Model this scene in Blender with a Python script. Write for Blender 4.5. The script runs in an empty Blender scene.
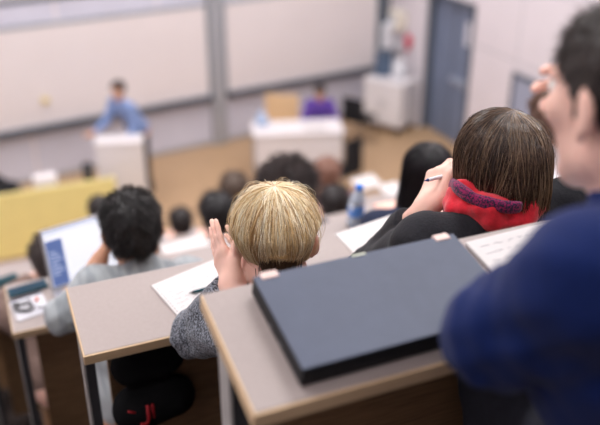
import bpy, bmesh, math, random
import numpy as np
from mathutils import Vector, Matrix
random.seed(7); RNG = np.random.default_rng(7)
S = bpy.context.scene; COL = S.collection
Z0 = 4.8                                   # the stage floor is z = 0, the camera's eye is 4.8 m above it
R = math.radians

# ------------------------------------------------------------------ materials
def srgb(r, g, b):
    f = lambda c: (c/255/12.92) if c/255 <= .04045 else ((c/255+.055)/1.055)**2.4
    return (f(r), f(g), f(b), 1)
MATS = {}
def mat(name, rgb, rough=.6, metal=0., var=.06, scale=30., bump=0., spec=.4, stretch=None, emit=0., trans=0., sheen=0., attr=None, coat=0., ior=1.45, sss=0.):
    if name in MATS: return MATS[name]
    m = bpy.data.materials.new(name); m.use_nodes = True
    nt = m.node_tree; b = nt.nodes['Principled BSDF']; L = nt.links.new
    b.inputs['Roughness'].default_value = rough; b.inputs['Metallic'].default_value = metal
    b.inputs['Specular IOR Level'].default_value = spec; b.inputs['IOR'].default_value = ior
    b.inputs['Transmission Weight'].default_value = trans; b.inputs['Sheen Weight'].default_value = sheen
    b.inputs['Coat Weight'].default_value = coat
    if sss:
        b.inputs['Subsurface Weight'].default_value = sss; b.inputs['Subsurface Radius'].default_value = (1, .35, .2); b.inputs['Subsurface Scale'].default_value = .006
    c = srgb(*rgb)
    tc = nt.nodes.new('ShaderNodeTexCoord'); mp = nt.nodes.new('ShaderNodeMapping'); L(tc.outputs['Object'], mp.inputs['Vector'])
    if stretch: mp.inputs['Scale'].default_value = stretch
    nz = nt.nodes.new('ShaderNodeTexNoise'); nz.inputs['Scale'].default_value = scale; nz.inputs['Detail'].default_value = 4
    L(mp.outputs[0], nz.inputs['Vector'])
    mx = nt.nodes.new('ShaderNodeMix'); mx.data_type = 'RGBA'
    mr = nt.nodes.new('ShaderNodeMapRange'); mr.inputs[1].default_value = .3; mr.inputs[2].default_value = .7
    L(nz.outputs[0], mr.inputs[0]); L(mr.outputs[0], mx.inputs[0])
    mx.inputs[6].default_value = tuple(x*(1-var) for x in c[:3])+(1,); mx.inputs[7].default_value = tuple(min(1, x*(1+var)) for x in c[:3])+(1,)
    out = mx.outputs[2]
    if attr:
        at = nt.nodes.new('ShaderNodeAttribute'); at.attribute_name = attr
        m2 = nt.nodes.new('ShaderNodeMix'); m2.data_type = 'RGBA'; m2.blend_type = 'MULTIPLY'; m2.inputs[0].default_value = 1
        L(out, m2.inputs[6]); L(at.outputs['Color'], m2.inputs[7]); out = m2.outputs[2]
    L(out, b.inputs['Base Color'])
    if emit:
        L(out, b.inputs['Emission Color']); b.inputs['Emission Strength'].default_value = emit
    if bump:
        bp = nt.nodes.new('ShaderNodeBump'); bp.inputs['Strength'].default_value = bump; bp.inputs['Distance'].default_value = .002
        L(nz.outputs[0], bp.inputs['Height']); L(bp.outputs[0], b.inputs['Normal'])
    MATS[name] = m; return m

def two_tone(name, a, bcol, scale, rough=.9, contrast=(.4, .6), stretch=None, bump=.5, sheen=.2):
    """cloth of two yarn colours"""
    m = mat(name, a, rough=rough, sheen=sheen); nt = m.node_tree
    mx = [n for n in nt.nodes if n.type == 'MIX'][0]; mr = [n for n in nt.nodes if n.type == 'MAP_RANGE'][0]
    nz = [n for n in nt.nodes if n.type == 'TEX_NOISE'][0]; nz.inputs['Scale'].default_value = scale; nz.inputs['Detail'].default_value = 2
    mr.inputs[1].default_value, mr.inputs[2].default_value = contrast
    mx.inputs[6].default_value = srgb(*a); mx.inputs[7].default_value = srgb(*bcol)
    if stretch: [n for n in nt.nodes if n.type == 'MAPPING'][0].inputs['Scale'].default_value = stretch
    bp = nt.nodes.new('ShaderNodeBump'); bp.inputs['Strength'].default_value = bump; bp.inputs['Distance'].default_value = .003
    nt.links.new(nz.outputs[0], bp.inputs['Height']); nt.links.new(bp.outputs[0], nt.nodes['Principled BSDF'].inputs['Normal'])
    return m

# ------------------------------------------------------------------ objects
def tag(o, label=None, cat=None, group=None, kind=None):
    if label: o['label'] = label
    if cat: o['category'] = cat
    if group: o['group'] = group
    if kind: o['kind'] = kind
    return o
def empty(name, loc, label, cat, group=None, rz=0):
    o = bpy.data.objects.new(name, None); COL.objects.link(o); o.location = loc; o.rotation_euler = (0, 0, rz)
    o.empty_display_size = .05
    return tag(o, label, cat, group)
def link(name, me, m, parent=None, smooth=False, world=False):
    """one mesh object; with world=True the mesh is in world coordinates and is moved into its parent's frame"""
    o = bpy.data.objects.new(name, me); COL.objects.link(o)
    for x in (m if isinstance(m, (list, tuple)) else [m]): me.materials.append(x)
    if parent is not None:
        o.parent = parent
        if world:
            M = Matrix.LocRotScale(parent.location, parent.rotation_euler, None)
            p = parent.parent
            while p is not None:
                M = Matrix.LocRotScale(p.location, p.rotation_euler, None) @ M; p = p.parent
            me.transform(M.inverted())
    if smooth:
        me.polygons.foreach_set('use_smooth', np.ones(len(me.polygons), bool))
    return o
def copy_tree(o, loc, rz=None, label=None, parent=None):
    c = o.copy(); COL.objects.link(c)
    if parent is None:
        c.location = loc
        if rz is not None: c.rotation_euler = (0, 0, rz)
        if label: c['label'] = label
    else: c.parent = parent
    for ch in o.children: copy_tree(ch, None, parent=c)
    return c
class MB:
    """collects shapes into one mesh"""
    def __init__(s): s.bm = bmesh.new()
    def box(s, x0, x1, y0, y1, z0, z1, bev=.002, M=None, mi=0):
        t = bmesh.new(); bmesh.ops.create_cube(t, size=1)
        for v in t.verts: v.co = Vector((x0+(v.co.x+.5)*(x1-x0), y0+(v.co.y+.5)*(y1-y0), z0+(v.co.z+.5)*(z1-z0)))
        if bev: bmesh.ops.bevel(t, geom=t.edges[:], offset=min(bev, .45*min(abs(x1-x0), abs(y1-y0), abs(z1-z0))), segments=2, affect='EDGES', profile=.5)
        for f in t.faces: f.material_index = mi
        return s.add(t, M)
    def add(s, t, M=None):
        if M is not None: t.transform(M)
        me = bpy.data.meshes.new('t'); t.to_mesh(me); t.free(); s.bm.from_mesh(me); bpy.data.meshes.remove(me); return s
    def lathe(s, prof, n=24, M=None, cap=True, mi=0):
        t = bmesh.new(); rings = []
        for r, z in prof:
            rings.append([t.verts.new((r*math.cos(2*math.pi*i/n), r*math.sin(2*math.pi*i/n), z)) for i in range(n)])
        for a, b in zip(rings, rings[1:]):
            for i in range(n): t.faces.new((a[i], a[(i+1) % n], b[(i+1) % n], b[i])).material_index = mi
        if cap:
            t.faces.new(rings[0][::-1]).material_index = mi; t.faces.new(rings[-1]).material_index = mi
        for f in t.faces: f.smooth = True
        return s.add(t, M)
    def tube(s, pts, r, n=8, mi=0):
        pts = [Vector(p) for p in pts]; rs = r if isinstance(r, (list, tuple)) else [r]*len(pts); t = bmesh.new(); rings = []
        for i, p in enumerate(pts):
            d = (pts[min(i+1, len(pts)-1)]-pts[max(i-1, 0)]).normalized()
            a = d.orthogonal().normalized() if i == 0 else (a-d*a.dot(d)).normalized()
            b = d.cross(a)
            rings.append([t.verts.new(p+(a*math.cos(2*math.pi*k/n)+b*math.sin(2*math.pi*k/n))*rs[i]) for k in range(n)])
        for a_, b_ in zip(rings, rings[1:]):
            for k in range(n): t.faces.new((a_[k], a_[(k+1) % n], b_[(k+1) % n], b_[k])).material_index = mi
        t.faces.new(rings[0][::-1]); t.faces.new(rings[-1])
        for f in t.faces: f.smooth = True
        return s.add(t)
    def build(s, name, m, parent=None, world=False, smooth=False, M=None):
        if M is not None: s.bm.transform(M)
        me = bpy.data.meshes.new(name); s.bm.to_mesh(me); s.bm.free()
        return link(name, me, m, parent, smooth, world)
def T(x, y, z, rz=0, rx=0, ry=0): return Matrix.Translation((x, y, z)) @ Matrix.Rotation(rz, 4, 'Z') @ Matrix.Rotation(rx, 4, 'X') @ Matrix.Rotation(ry, 4, 'Y')
def mesh_np(name, V, F, smooth=True, color=None):
    me = bpy.data.meshes.new(name); V = np.asarray(V, np.float32); F = np.asarray(F, np.int32); n = F.shape[1]
    me.vertices.add(len(V)); me.vertices.foreach_set('co', V.ravel())
    me.loops.add(F.size); me.loops.foreach_set('vertex_index', F.ravel())
    me.polygons.add(len(F)); me.polygons.foreach_set('loop_start', np.arange(0, F.size, n, dtype=np.int32))
    me.update(calc_edges=True)
    me.polygons.foreach_set('use_smooth', np.full(len(F), smooth, bool))
    if color is not None:
        a = me.color_attributes.new('tint', 'FLOAT_COLOR', 'POINT'); a.data.foreach_set('color', np.c_[color, np.ones(len(color))].astype(np.float32).ravel())
    return me
def quadtri(F): return np.concatenate([F[:, [0, 1, 2]], F[:, [0, 2, 3]]])

# ------------------------------------------------------------------ implicit shapes -> continuous surfaces
def nrm(v): v = np.asarray(v, float); return v/np.linalg.norm(v)
def vnoise(P, s, seed=0):
    r = np.random.default_rng(seed); o = np.zeros(P.shape[:-1])
    for i in range(6):
        w = nrm(r.normal(size=3))*s*r.uniform(.6, 1.7); o += np.sin(P@w+r.uniform(0, 6.28))/6
    return o*1.7
class Field:
    def __init__(s, lo, hi, h):
        s.h = h; s.lo = np.asarray(lo, float)-3*h; n = np.ceil((np.asarray(hi, float)+3*h-s.lo)/h).astype(int)+1
        s.f = np.full(n, 1., np.float32)
    def blk(s, mn, mx, m):
        a = np.maximum(0, np.floor((np.asarray(mn)-m-s.lo)/s.h).astype(int)); b = np.minimum(s.f.shape, np.ceil((np.asarray(mx)+m-s.lo)/s.h).astype(int)+1)
        if (b <= a).any(): return None, None
        P = np.stack(np.meshgrid(*[s.lo[i]+s.h*np.arange(a[i], b[i]) for i in range(3)], indexing='ij'), -1)
        return tuple(slice(a[i], b[i]) for i in range(3)), P
    def mix(s, sl, d, k, sub=False):
        f = s.f[sl]
        if sub:
            d = -d
            hh = np.clip(k-np.abs(f-d), 0, None)/k if k else 0
            s.f[sl] = np.maximum(f, d)+(hh*hh*k*.25 if k else 0)
        else:
            hh = np.clip(k-np.abs(f-d), 0, None)/k if k else 0
            s.f[sl] = np.minimum(f, d)-(hh*hh*k*.25 if k else 0)
    def cone(s, a, b, ra, rb, k=.02, sub=False, cut=None):
        a = np.asarray(a, float); b = np.asarray(b, float); r = max(ra, rb)
        sl, P = s.blk(np.minimum(a, b)-r, np.maximum(a, b)+r, k+4*s.h)
        if sl is None: return
        ab = b-a; t = np.clip(((P-a)@ab)/max(1e-9, ab@ab), 0, 1)
        d = np.linalg.norm(P-a-t[..., None]*ab, axis=-1)-(ra+t*(rb-ra))
        if cut is not None: d = np.maximum(d, (P-b)@nrm(ab)-cut)
        s.mix(sl, d, k, sub)
    def ell(s, c, r, k=.02, M=None, sub=False, plane=None):
        c = np.asarray(c, float); r = np.asarray(r, float); m = r.max()
        sl, P = s.blk(c-m, c+m, k+4*s.h)
        if sl is None: return
        q = P-c
        if M is not None: q = q@M
        k0 = np.linalg.norm(q/r, axis=-1); k1 = np.linalg.norm(q/(r*r), axis=-1)+1e-9
        d = k0*(k0-1)/k1
        if plane is not None: d = np.maximum(d, (P-plane[0])@plane[1])
        s.mix(sl, d, k, sub)
    def halfspace(s, p, n):
        """keep the side the normal does not point to"""
        P = np.stack(np.meshgrid(*[s.lo[i]+s.h*np.arange(s.f.shape[i]) for i in range(3)], indexing='ij'), -1)
        s.f = np.maximum(s.f, ((P-np.asarray(p))@nrm(n))).astype(np.float32)
    def rough(s, fn, band=.06):
        I = np.argwhere(np.abs(s.f) < band); P = s.lo+s.h*I
        s.f[tuple(I.T)] += fn(P)
    def surface(s):
        f = s.f; ins = f < 0; n = f.shape
        c = np.zeros([x-1 for x in n], np.uint8)
        O = [(i, j, k) for i in (0, 1) for j in (0, 1) for k in (0, 1)]
        for o in O: c += ins[o[0]:n[0]-1+o[0], o[1]:n[1]-1+o[1], o[2]:n[2]-1+o[2]]
        m = (c > 0) & (c < 8); idx = np.full(m.shape, -1, np.int32); C = np.argwhere(m); idx[m] = np.arange(len(C))
        pos = np.zeros((len(C), 3)); cnt = np.zeros(len(C))
        for a in O:
            for ax in range(3):
                if a[ax]: continue
                b = list(a); b[ax] = 1
                fa = f[tuple((C+a).T)].astype(float); fb = f[tuple((C+b).T)].astype(float); x = (fa < 0) != (fb < 0)
                t = np.where(x, fa/np.where(fa == fb, 1, fa-fb), 0); p = np.tile(np.array(a, float), (len(C), 1)); p[:, ax] += t
                pos += p*x[:, None]; cnt += x
        V = s.lo+s.h*(C+pos/cnt[:, None]); Q = []
        for ax in range(3):
            u, w = (ax+1) % 3, (ax+2) % 3
            sh = [slice(None)]*3; s0 = list(sh); s1 = list(sh); s0[ax] = slice(0, n[ax]-1); s1[ax] = slice(1, n[ax])
            A = ins[tuple(s0)]; B = ins[tuple(s1)]; E = np.argwhere(A != B)
            E = E[(E[:, u] > 0) & (E[:, w] > 0) & (E[:, u] < n[u]-1) & (E[:, w] < n[w]-1)]
            if not len(E): continue
            fl = A[tuple(E.T)]; du = np.zeros(3, int); du[u] = 1; dw = np.zeros(3, int); dw[w] = 1
            q = np.stack([idx[tuple((E-du-dw).T)], idx[tuple((E-dw).T)], idx[tuple(E.T)], idx[tuple((E-du).T)]], 1)
            q[~fl] = q[~fl][:, ::-1]; Q.append(q)
        return V, np.concatenate(Q)
    def mesh(s, name): V, Q = s.surface(); return mesh_np(name, V, Q)
# ------------------------------------------------------------------ hair
def strand_mesh(P, rad, col, sides=3):
    N, K, _ = P.shape
    t = np.gradient(P, axis=1); t /= np.linalg.norm(t, axis=-1, keepdims=True)+1e-9
    a = np.empty_like(t); r0 = np.where(np.abs(t[:, 0, 2:3]) > .8, np.array([1., 0, 0]), np.array([0, 0, 1.])); x = np.cross(t[:, 0], r0)
    for i in range(K):                                                    # carry the frame along so the strand never pinches
        x = x-t[:, i]*(x*t[:, i]).sum(-1, keepdims=True); x /= np.linalg.norm(x, axis=-1, keepdims=True)+1e-9; a[:, i] = x
    b = np.cross(t, a)
    u = np.linspace(0, 1, K); tap = np.where(u < .7, 1, 1-(u-.7)/.3*.75)
    r = rad[:, None]*tap[None]
    ang = 2*np.pi*np.arange(sides)/sides
    V = P[:, :, None]+r[:, :, None, None]*(a[:, :, None]*np.cos(ang)[:, None]+b[:, :, None]*np.sin(ang)[:, None])
    I = np.arange(N*K*sides).reshape(N, K, sides); J = np.roll(I, -1, 2)
    F = np.stack([I[:, :-1], J[:, :-1], J[:, 1:], I[:, 1:]], -1).reshape(-1, 4)
    return V.reshape(-1, 3), F, np.repeat(col, K*sides, 0)
def join_np(parts):
    Vs, Fs, Cs, n = [], [], [], 0
    for V, F, C in parts: Vs.append(V); Fs.append(F+n); Cs.append(C); n += len(V)
    return np.concatenate(Vs), np.concatenate(Fs), np.concatenate(Cs)
def lin(*c): return np.array(srgb(*c)[:3])
CR_C, CR_R = np.array([0, -.012, .035]), np.array([.077, .097, .085])       # cranium ellipsoid in head space
def cap_field(h, thick, kind, fwd=0.):
    F = Field((-.15, -.17, -.2), (.15, .15, .16), h)
    F.ell(CR_C, CR_R+thick, 0)
    F.ell((0, -.055, -.03), np.array([.064, .056, .062])+thick*.5, .03)
    if kind == 'short':
        F.halfspace((0, .072+fwd, .078), (0, .62, -.78))
        F.cone((-.071, .006, .02), (-.068, .012, -.006), .011, .006, .012); F.cone((.071, .006, .02), (.068, .012, -.006), .011, .006, .012)
    return F
def hair_short(pal, n=1600, length=.022, thick=.010, h=.006, rad=.0009, mess=.55, curl=0., puff=0., fwd=0.):
    """cropped hair: a dense cap with short strands standing off it"""
    rg = np.random.default_rng(n)
    F = cap_field(h, thick+puff, 'short', fwd)
    F.rough(lambda P: .0035*vnoise(P, 90, 3)+.0025*vnoise(P, 210, 5)+(.013*vnoise(P, 60, 9)+.007*vnoise(P, 140, 10) if puff else 0))
    V, Q = F.surface(); base = lin(*pal[0])
    parts = [(V, Q, np.tile(base*.8, (len(V), 1)))]
    i = rg.integers(0, len(V), n); p = V[i]
    nn = (p-CR_C)/(CR_R**2); nn /= np.linalg.norm(nn, axis=1, keepdims=True)
    flow = np.tile(np.array([.15, -.45, -.55]), (n, 1)); flow[:, 0] += nn[:, 0]*.5
    flow -= nn*(flow*nn).sum(1, keepdims=True)
    d = nn*mess+flow*.8+rg.normal(size=(n, 3))*.28; d /= np.linalg.norm(d, axis=1, keepdims=True)
    L = length*rg.uniform(.6, 1.25, n); K = 9 if curl else 5; t = np.linspace(0, 1, K)
    P = p[:, None]-nn[:, None]*.004+d[:, None]*(L[:, None]*t)[..., None]+flow[:, None]*(L[:, None]*.35*t**2)[..., None]
    if curl:
        e1 = np.cross(nn, d); e1 /= np.linalg.norm(e1, axis=1, keepdims=True)+1e-9; e2 = np.cross(d, e1); ph = rg.uniform(0, 6.28, n)
        w = ph[:, None]+t*9
        P = P+curl*(e1[:, None]*np.cos(w)[..., None]+e2[:, None]*np.sin(w)[..., None])
    col = np.array([lin(*c) for c in pal])[rg.integers(0, len(pal), n)]*rg.uniform(.8, 1.15, (n, 1))
    ear = (np.abs(P[..., 0]) > .06) & (P[..., 1] > -.036) & (P[..., 1] < .022) & (P[..., 2] < .036); keep = ~ear.any(1)
    parts.append(strand_mesh(P[keep], np.full(keep.sum(), rad), col[keep]))
    return join_np(parts)
def hair_long(pal, n=2400, L=.2, pole=(0, -.25, 1), grav=(0, 0, -1), K=22, thick=.012, vol=.02, clumps=110, clump=.55, wave=.004, endin=.0, rad=.0008, h=.006, face=.95, seed=1, part=0., fly=0, cap_end=None, root=None, lenback=1., under=None, flare=.05, zend=-.06, lroot=0., tuck=0, side=0., capcut=None):
    """hair falling from a whorl or parting over the skull: guide locks with strands gathered round them"""
    rg = np.random.default_rng(seed); g = nrm(grav); pole = nrm(pole)
    e1 = nrm(np.cross(pole, [0, 1, 0])); e2 = np.cross(e1, pole)             # e1 = right of the part, e2 = front... of the whorl
    fr = np.array([0, 1., 0]); e2 = nrm(fr-pole*(fr@pole)); e1 = np.cross(e2, pole)
    def roots(m):
        ph = rg.uniform(0, 2*np.pi, m); ct = rg.uniform(math.cos(R(100)), 1, m); th = np.arccos(ct)*rg.uniform(.15, 1, m)
        d = np.cos(th)[:, None]*pole+np.sin(th)[:, None]*(np.cos(ph)[:, None]*e1+np.sin(ph)[:, None]*e2)
        return d
    def ok(d):                                                            # not on the face
        p = CR_C+d*CR_R
        return ~((p[:, 1] > .03+.03*face) & (p[:, 2] < .055)) & (p[:, 2] > -.05)
    def march(d, lay, Ls, jit):
        m = len(d); Rr = CR_R+thick*1.05+.001+0*lay[:, None]; p = CR_C+d*Rr; ds = Ls/(K-1); out = [p.copy()]
        v = d-pole*(d@pole)[:, None]
        if part: 
            v = v*.25+np.sign((d@e1)+1e-6+jit[:, 0]*.02)[:, None]*e1*part
        v /= np.linalg.norm(v, axis=1, keepdims=True)+1e-9
        for s_ in range(1, K):
            t = s_/(K-1); l0 = thick*1.05+.001; Rr = CR_R+(l0+np.maximum(lay-l0, .0)*min(1, t*4))[:, None]
            w = v*.85+g*(.20+.6*t)+jit*.10
            # sweep away from the face
            f_ = np.clip((p[:, 1]-.055)/.03, 0, 1)*np.clip((.075-p[:, 2])/.03, 0, 1)*face
            w += f_[:, None]*(np.sign(p[:, 0])[:, None]*np.array([.9, 0, 0])-np.array([0, .9, 0]))
            v = w/(np.linalg.norm(w, axis=1, keepdims=True)+1e-9)
            p = p+v*ds[:, None]
            # on the skull the hair lies on its layer; lower down it hangs as a column that may flare or turn in
            q = p-CR_C; up_ = q[:, 2] > -.004
            k = np.linalg.norm(q/Rr, axis=1); f = np.where(up_, 1/np.maximum(k, .3), 1); q = q*f[:, None]
            kh = np.sqrt((q[:, 0]/Rr[:, 0])**2+(q[:, 1]/Rr[:, 1])**2)+1e-6; dep = np.clip(-q[:, 2]/.10, 0, 2.5)
            ub = 1+flare*dep-endin*dep**1.6; lb = ub-.05*np.minimum(1, dep*2)
            f = np.where(up_, 1, np.clip(kh, lb, ub)/kh); q[:, :2] *= f[:, None]
            pn = CR_C+q; v = pn-p+v*ds[:, None]; v /= np.linalg.norm(v, axis=1, keepdims=True)+1e-9; p = pn
            out.append(p.copy())
        P = np.stack(out, 1)
        dd = np.diff(P, axis=1); return P
    dg = roots(clumps*3); dg = dg[ok(dg)][:clumps]
    layg = thick+vol*rg.uniform(0, 1, len(dg)); Lg = np.maximum(.03, L-lroot*np.arccos(np.clip(dg@pole, -1, 1)))*rg.uniform(.9, 1.05, len(dg))
    ds_ = roots(n*3); ds_ = ds_[ok(ds_)][:n]; n = len(ds_)
    lay = thick+vol*rg.uniform(0, 1, n)**1.3; back = np.clip(-ds_[:, 1], 0, 1)
    thr = np.arccos(np.clip(ds_@pole, -1, 1)); Ls = np.maximum(.03, L-lroot*thr)*rg.uniform(.85, 1.06, n)*(1+(lenback-1)*back)*(1+side*np.clip(ds_[:, 0]+.25, 0, 1))
    jit = rg.normal(size=(n, 3))*.25; jg = rg.normal(size=(len(dg), 3))*.5
    PG = march(dg, layg, Lg, jg); P = march(ds_, lay, Ls, jit)
    near = np.argmax(ds_@dg.T, 1); G = PG[near]; t = np.linspace(0, 1, K)[None, :, None]
    off = rg.normal(size=(n, 1, 3))*.0028
    P = P+(G+off-P)*(clump*np.clip(t*1.5-.25, 0, 1))
    ph = rg.uniform(0, 6.28, (n, 1, 1)); ph2 = (near*1.7)[:, None, None]
    P = P+wave*t*np.stack([np.sin(t[..., 0]*7+ph[..., 0]*.25+ph2[..., 0]), np.sin(t[..., 0]*6+ph2[..., 0]*2), 0*t[..., 0]+0*ph[..., 0]], -1)
    if tuck:                                                              # hair drawn back behind one ear
        def tucked(Q):
            m = np.clip((Q[..., 0]*tuck-.045)/.02, 0, 1)*np.clip((.048-Q[..., 2])/.03, 0, 1)*np.clip((Q[..., 1]+.040)/.02, 0, 1)
            Q[..., 1] = np.where(Q[..., 1] > -.042, Q[..., 1]+m*(-.042-Q[..., 1]), Q[..., 1]); m2 = np.clip((.055-Q[..., 2])/.035, 0, 1); xx = Q[..., 0]*tuck; Q[..., 0] = np.where(xx > .072, xx+m2*(.072-xx), xx)*tuck; return Q
        P = tucked(P)
    pc = np.array([lin(*c) for c in pal]); cc = rg.integers(0, len(pal), clumps)
    ci = np.where(rg.random(n) < .55, cc[near % clumps], rg.integers(0, len(pal), n))
    col = pc[ci]*rg.uniform(.85, 1.15, (n, 1))
    parts = [strand_mesh(P, rad*rg.uniform(.7, 1.3, n), col)]
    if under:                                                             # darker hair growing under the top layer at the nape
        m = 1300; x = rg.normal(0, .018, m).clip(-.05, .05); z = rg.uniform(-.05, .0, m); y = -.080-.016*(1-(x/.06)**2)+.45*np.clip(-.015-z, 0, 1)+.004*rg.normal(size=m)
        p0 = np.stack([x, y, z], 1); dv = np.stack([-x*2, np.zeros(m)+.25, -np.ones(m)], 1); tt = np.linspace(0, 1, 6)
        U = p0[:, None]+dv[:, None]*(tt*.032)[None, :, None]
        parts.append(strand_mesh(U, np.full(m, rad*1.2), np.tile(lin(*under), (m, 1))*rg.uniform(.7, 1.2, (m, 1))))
    if fly:
        d = roots(fly*3); d = d[ok(d)][:fly]; m = len(d)
        Q = march(d, thick+vol+rg.uniform(.0, .010, m), L*rg.uniform(.4, 1., m), rg.normal(size=(m, 3))*1.5)
        Q = Q+.006*t*np.sin(t*rg.uniform(4, 12, (m, 1, 1))+rg.uniform(0, 6, (m, 1, 3)))
        parts.append(strand_mesh(Q, np.full(m, rad*.45), pc[rg.integers(0, len(pal), m)]*1.1))
    # inner mass so that no scalp shows: the swept volume of the guides
    F = Field((-.17, -.19, -.32), (.17, .17, .17), h)
    F.ell(CR_C, CR_R+thick*.95, 0, plane=(np.array([0, .072, .070]), nrm([0, .75, -.66])))
    if zend < 0:
        for i in range(7):
            z_ = .03+(zend-.03)*i/6; dep = max(0, (.035-z_)/.10); kk = max(.3, (1+flare*dep-endin*dep**1.6)*.95)
            F.ell((0, -.012, z_), np.array([(CR_R[0]+thick*.5)*kk, (CR_R[1]+thick*.5)*kk, .035]), .02, plane=(np.array([0, .02, 0]), np.array([0, 1., 0])))
    if capcut is not None: F.halfspace((0, 0, capcut), (0, 0, -1))
    if tuck: F.ell((tuck*.096, -.01, -.005), (.034, .06, .050), .01, sub=True)
    F.rough(lambda P: .0016*vnoise(P*np.array([1, 1, .25]), 380, 3), .03)
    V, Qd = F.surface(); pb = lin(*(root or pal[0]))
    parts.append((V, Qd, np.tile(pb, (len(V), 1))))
    return join_np(parts)

# ------------------------------------------------------------------ bodies
CURL_OPEN = [(.12, .12, .08)]*4; CURL_REST = [(.45, .5, .35), (.5, .55, .4), (.55, .6, .4), (.6, .65, .4)]; CURL_FIST = [(1.25, 1.5, .9), (1.35, 1.55, .9), (1.4, 1.55, .9), (1.4, 1.5, .9)]
def hand(F, w, d, n, side, s=1., curl=CURL_REST, spread=.06, thumb=(.75, .55, .3), k=.006):
    """palm, four unequal jointed fingers and a thumb off the side of the palm. d: towards the fingers, n: where the palm faces"""
    w = np.asarray(w, float); d = nrm(d); n = np.asarray(n, float); n = nrm(n-d*(n@d)); u = np.cross(d, n)*(1 if side == 'R' else -1)
    pos = [(.030, .088), (.010, .093), (-.010, .089), (-.028, .080)]
    ln = [(.043, .026, .020), (.047, .030, .021), (.044, .028, .021), (.034, .021, .018)]
    F.cone(w-d*.02*s, w+d*.02*s, .026*s, .024*s, .02)
    for (o, L) in pos:
        F.cone(w+(d*.012+u*o*.65)*s, w+(d*L+u*o)*s, .0135*s, .0115*s, .012)
    tips = []
    for j, ((o, L), seg) in enumerate(zip(pos, ln)):
        p = w+(d*L+u*o)*s; a = 0.; r = [.0096, .0097, .0092, .0082][j]*s; fd = nrm(d+u*(1.5-j)*spread)
        for q, (l, c) in enumerate(zip(seg, curl[j])):
            a += c; dd = fd*math.cos(a)+n*math.sin(a); e = p+dd*l*s
            F.cone(p, e, r*(1-.09*q), r*(1-.09*(q+1)), k if q else .010); p = e
        tips.append(p)
    th = nrm(d*thumb[0]+u*thumb[1]+n*thumb[2]); p0 = w+(d*.018+u*.018+n*.006)*s; p1 = w+(d*.052+u*.036+n*.014)*s
    F.cone(p0, p1, .0165*s, .0125*s, .014); p2 = p1+th*.036*s; F.cone(p1, p2, .0112*s, .010*s, .006); th2 = nrm(th+d*.35+n*.2); F.cone(p2, p2+th2*.028*s, .010*s, .0078*s, .004)
    return tips
def head_sdf(F, c, H, s, detail=True):
    g = lambda *p: c+H@(np.array(p)*s)
    F.ell(g(*CR_C), CR_R*s, .02, M=H)
    F.ell(g(0, .030, -.030), np.array([.061, .064, .080])*s, .03, M=H)
    for sx in (-1, 1):
        F.cone(g(sx*.048, -.002, -.058), g(sx*.012, .066, -.098), .020*s, .016*s, .03)
        F.cone(g(sx*.046, .066, -.012), g(sx*.028, .078, -.018), .018*s, .016*s, .02)
    F.cone(g(-.008, .068, -.100), g(.008, .068, -.100), .016*s, .016*s, .02)
    if not detail: return
    F.cone(g(0, .092, .020), g(0, .113, -.022), .0085*s, .0115*s, .012)
    for sx in (-1, 1):
        F.ell(g(sx*.011, .100, -.026), np.array([.008, .010, .007])*s, .006, M=H)
        F.ell(g(sx*.032, .098, .012), np.array([.018, .012, .0115])*s, .012, M=H, sub=True)
        F.cone(g(sx*.014, .090, .030), g(sx*.046, .078, .030), .0068*s, .0055*s, .010)
        # ear: shell with a hollow, lobe below
        E = H@np.array(Matrix.Rotation(sx*.48, 3, 'Z') @ Matrix.Rotation(-.2, 3, 'X'))
        F.ell(g(sx*.085, -.014, .004), np.array([.0085, .019, .029])*s, .006, M=E)
        F.ell(g(sx*.081, -.006, -.022), np.array([.0075, .010, .012])*s, .006, M=E)
        F.ell(g(sx*.094, -.006, .004), np.array([.007, .010, .017])*s, .004, M=E, sub=True)
    F.cone(g(-.020, .088, -.058), g(.020, .088, -.058), .0058*s, .0058*s, .006); F.cone(g(-.017, .087, -.068), g(.017, .087, -.068), .0062*s, .0062*s, .006)
    F.cone(g(-.021, .098, -.0632), g(.021, .098, -.0632), .0016*s, .0016*s, .003, sub=True)
def frame(f, up=(0, 0, 1)):
    f = nrm(f); x = nrm(np.cross(f, up)); return np.stack([x, f, np.cross(x, f)], 1)
SKIN = mat('skin', (232, 188, 172), .5, var=.07, scale=14, sss=.12)
SKIN_TAN = mat('tan skin', (200, 150, 122), .5, var=.07, scale=14, sss=.1)
HAIRM = {}
def hairmat(rough=.42, spec=.5):
    return mat('hair %.2f' % rough, (250, 250, 250), rough, var=.08, scale=260, spec=spec, attr='tint')
EYE_W = mat('eye white', (235, 232, 228), .2, var=.02); IRIS = mat('iris brown', (60, 40, 28), .2, var=.1)
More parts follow.
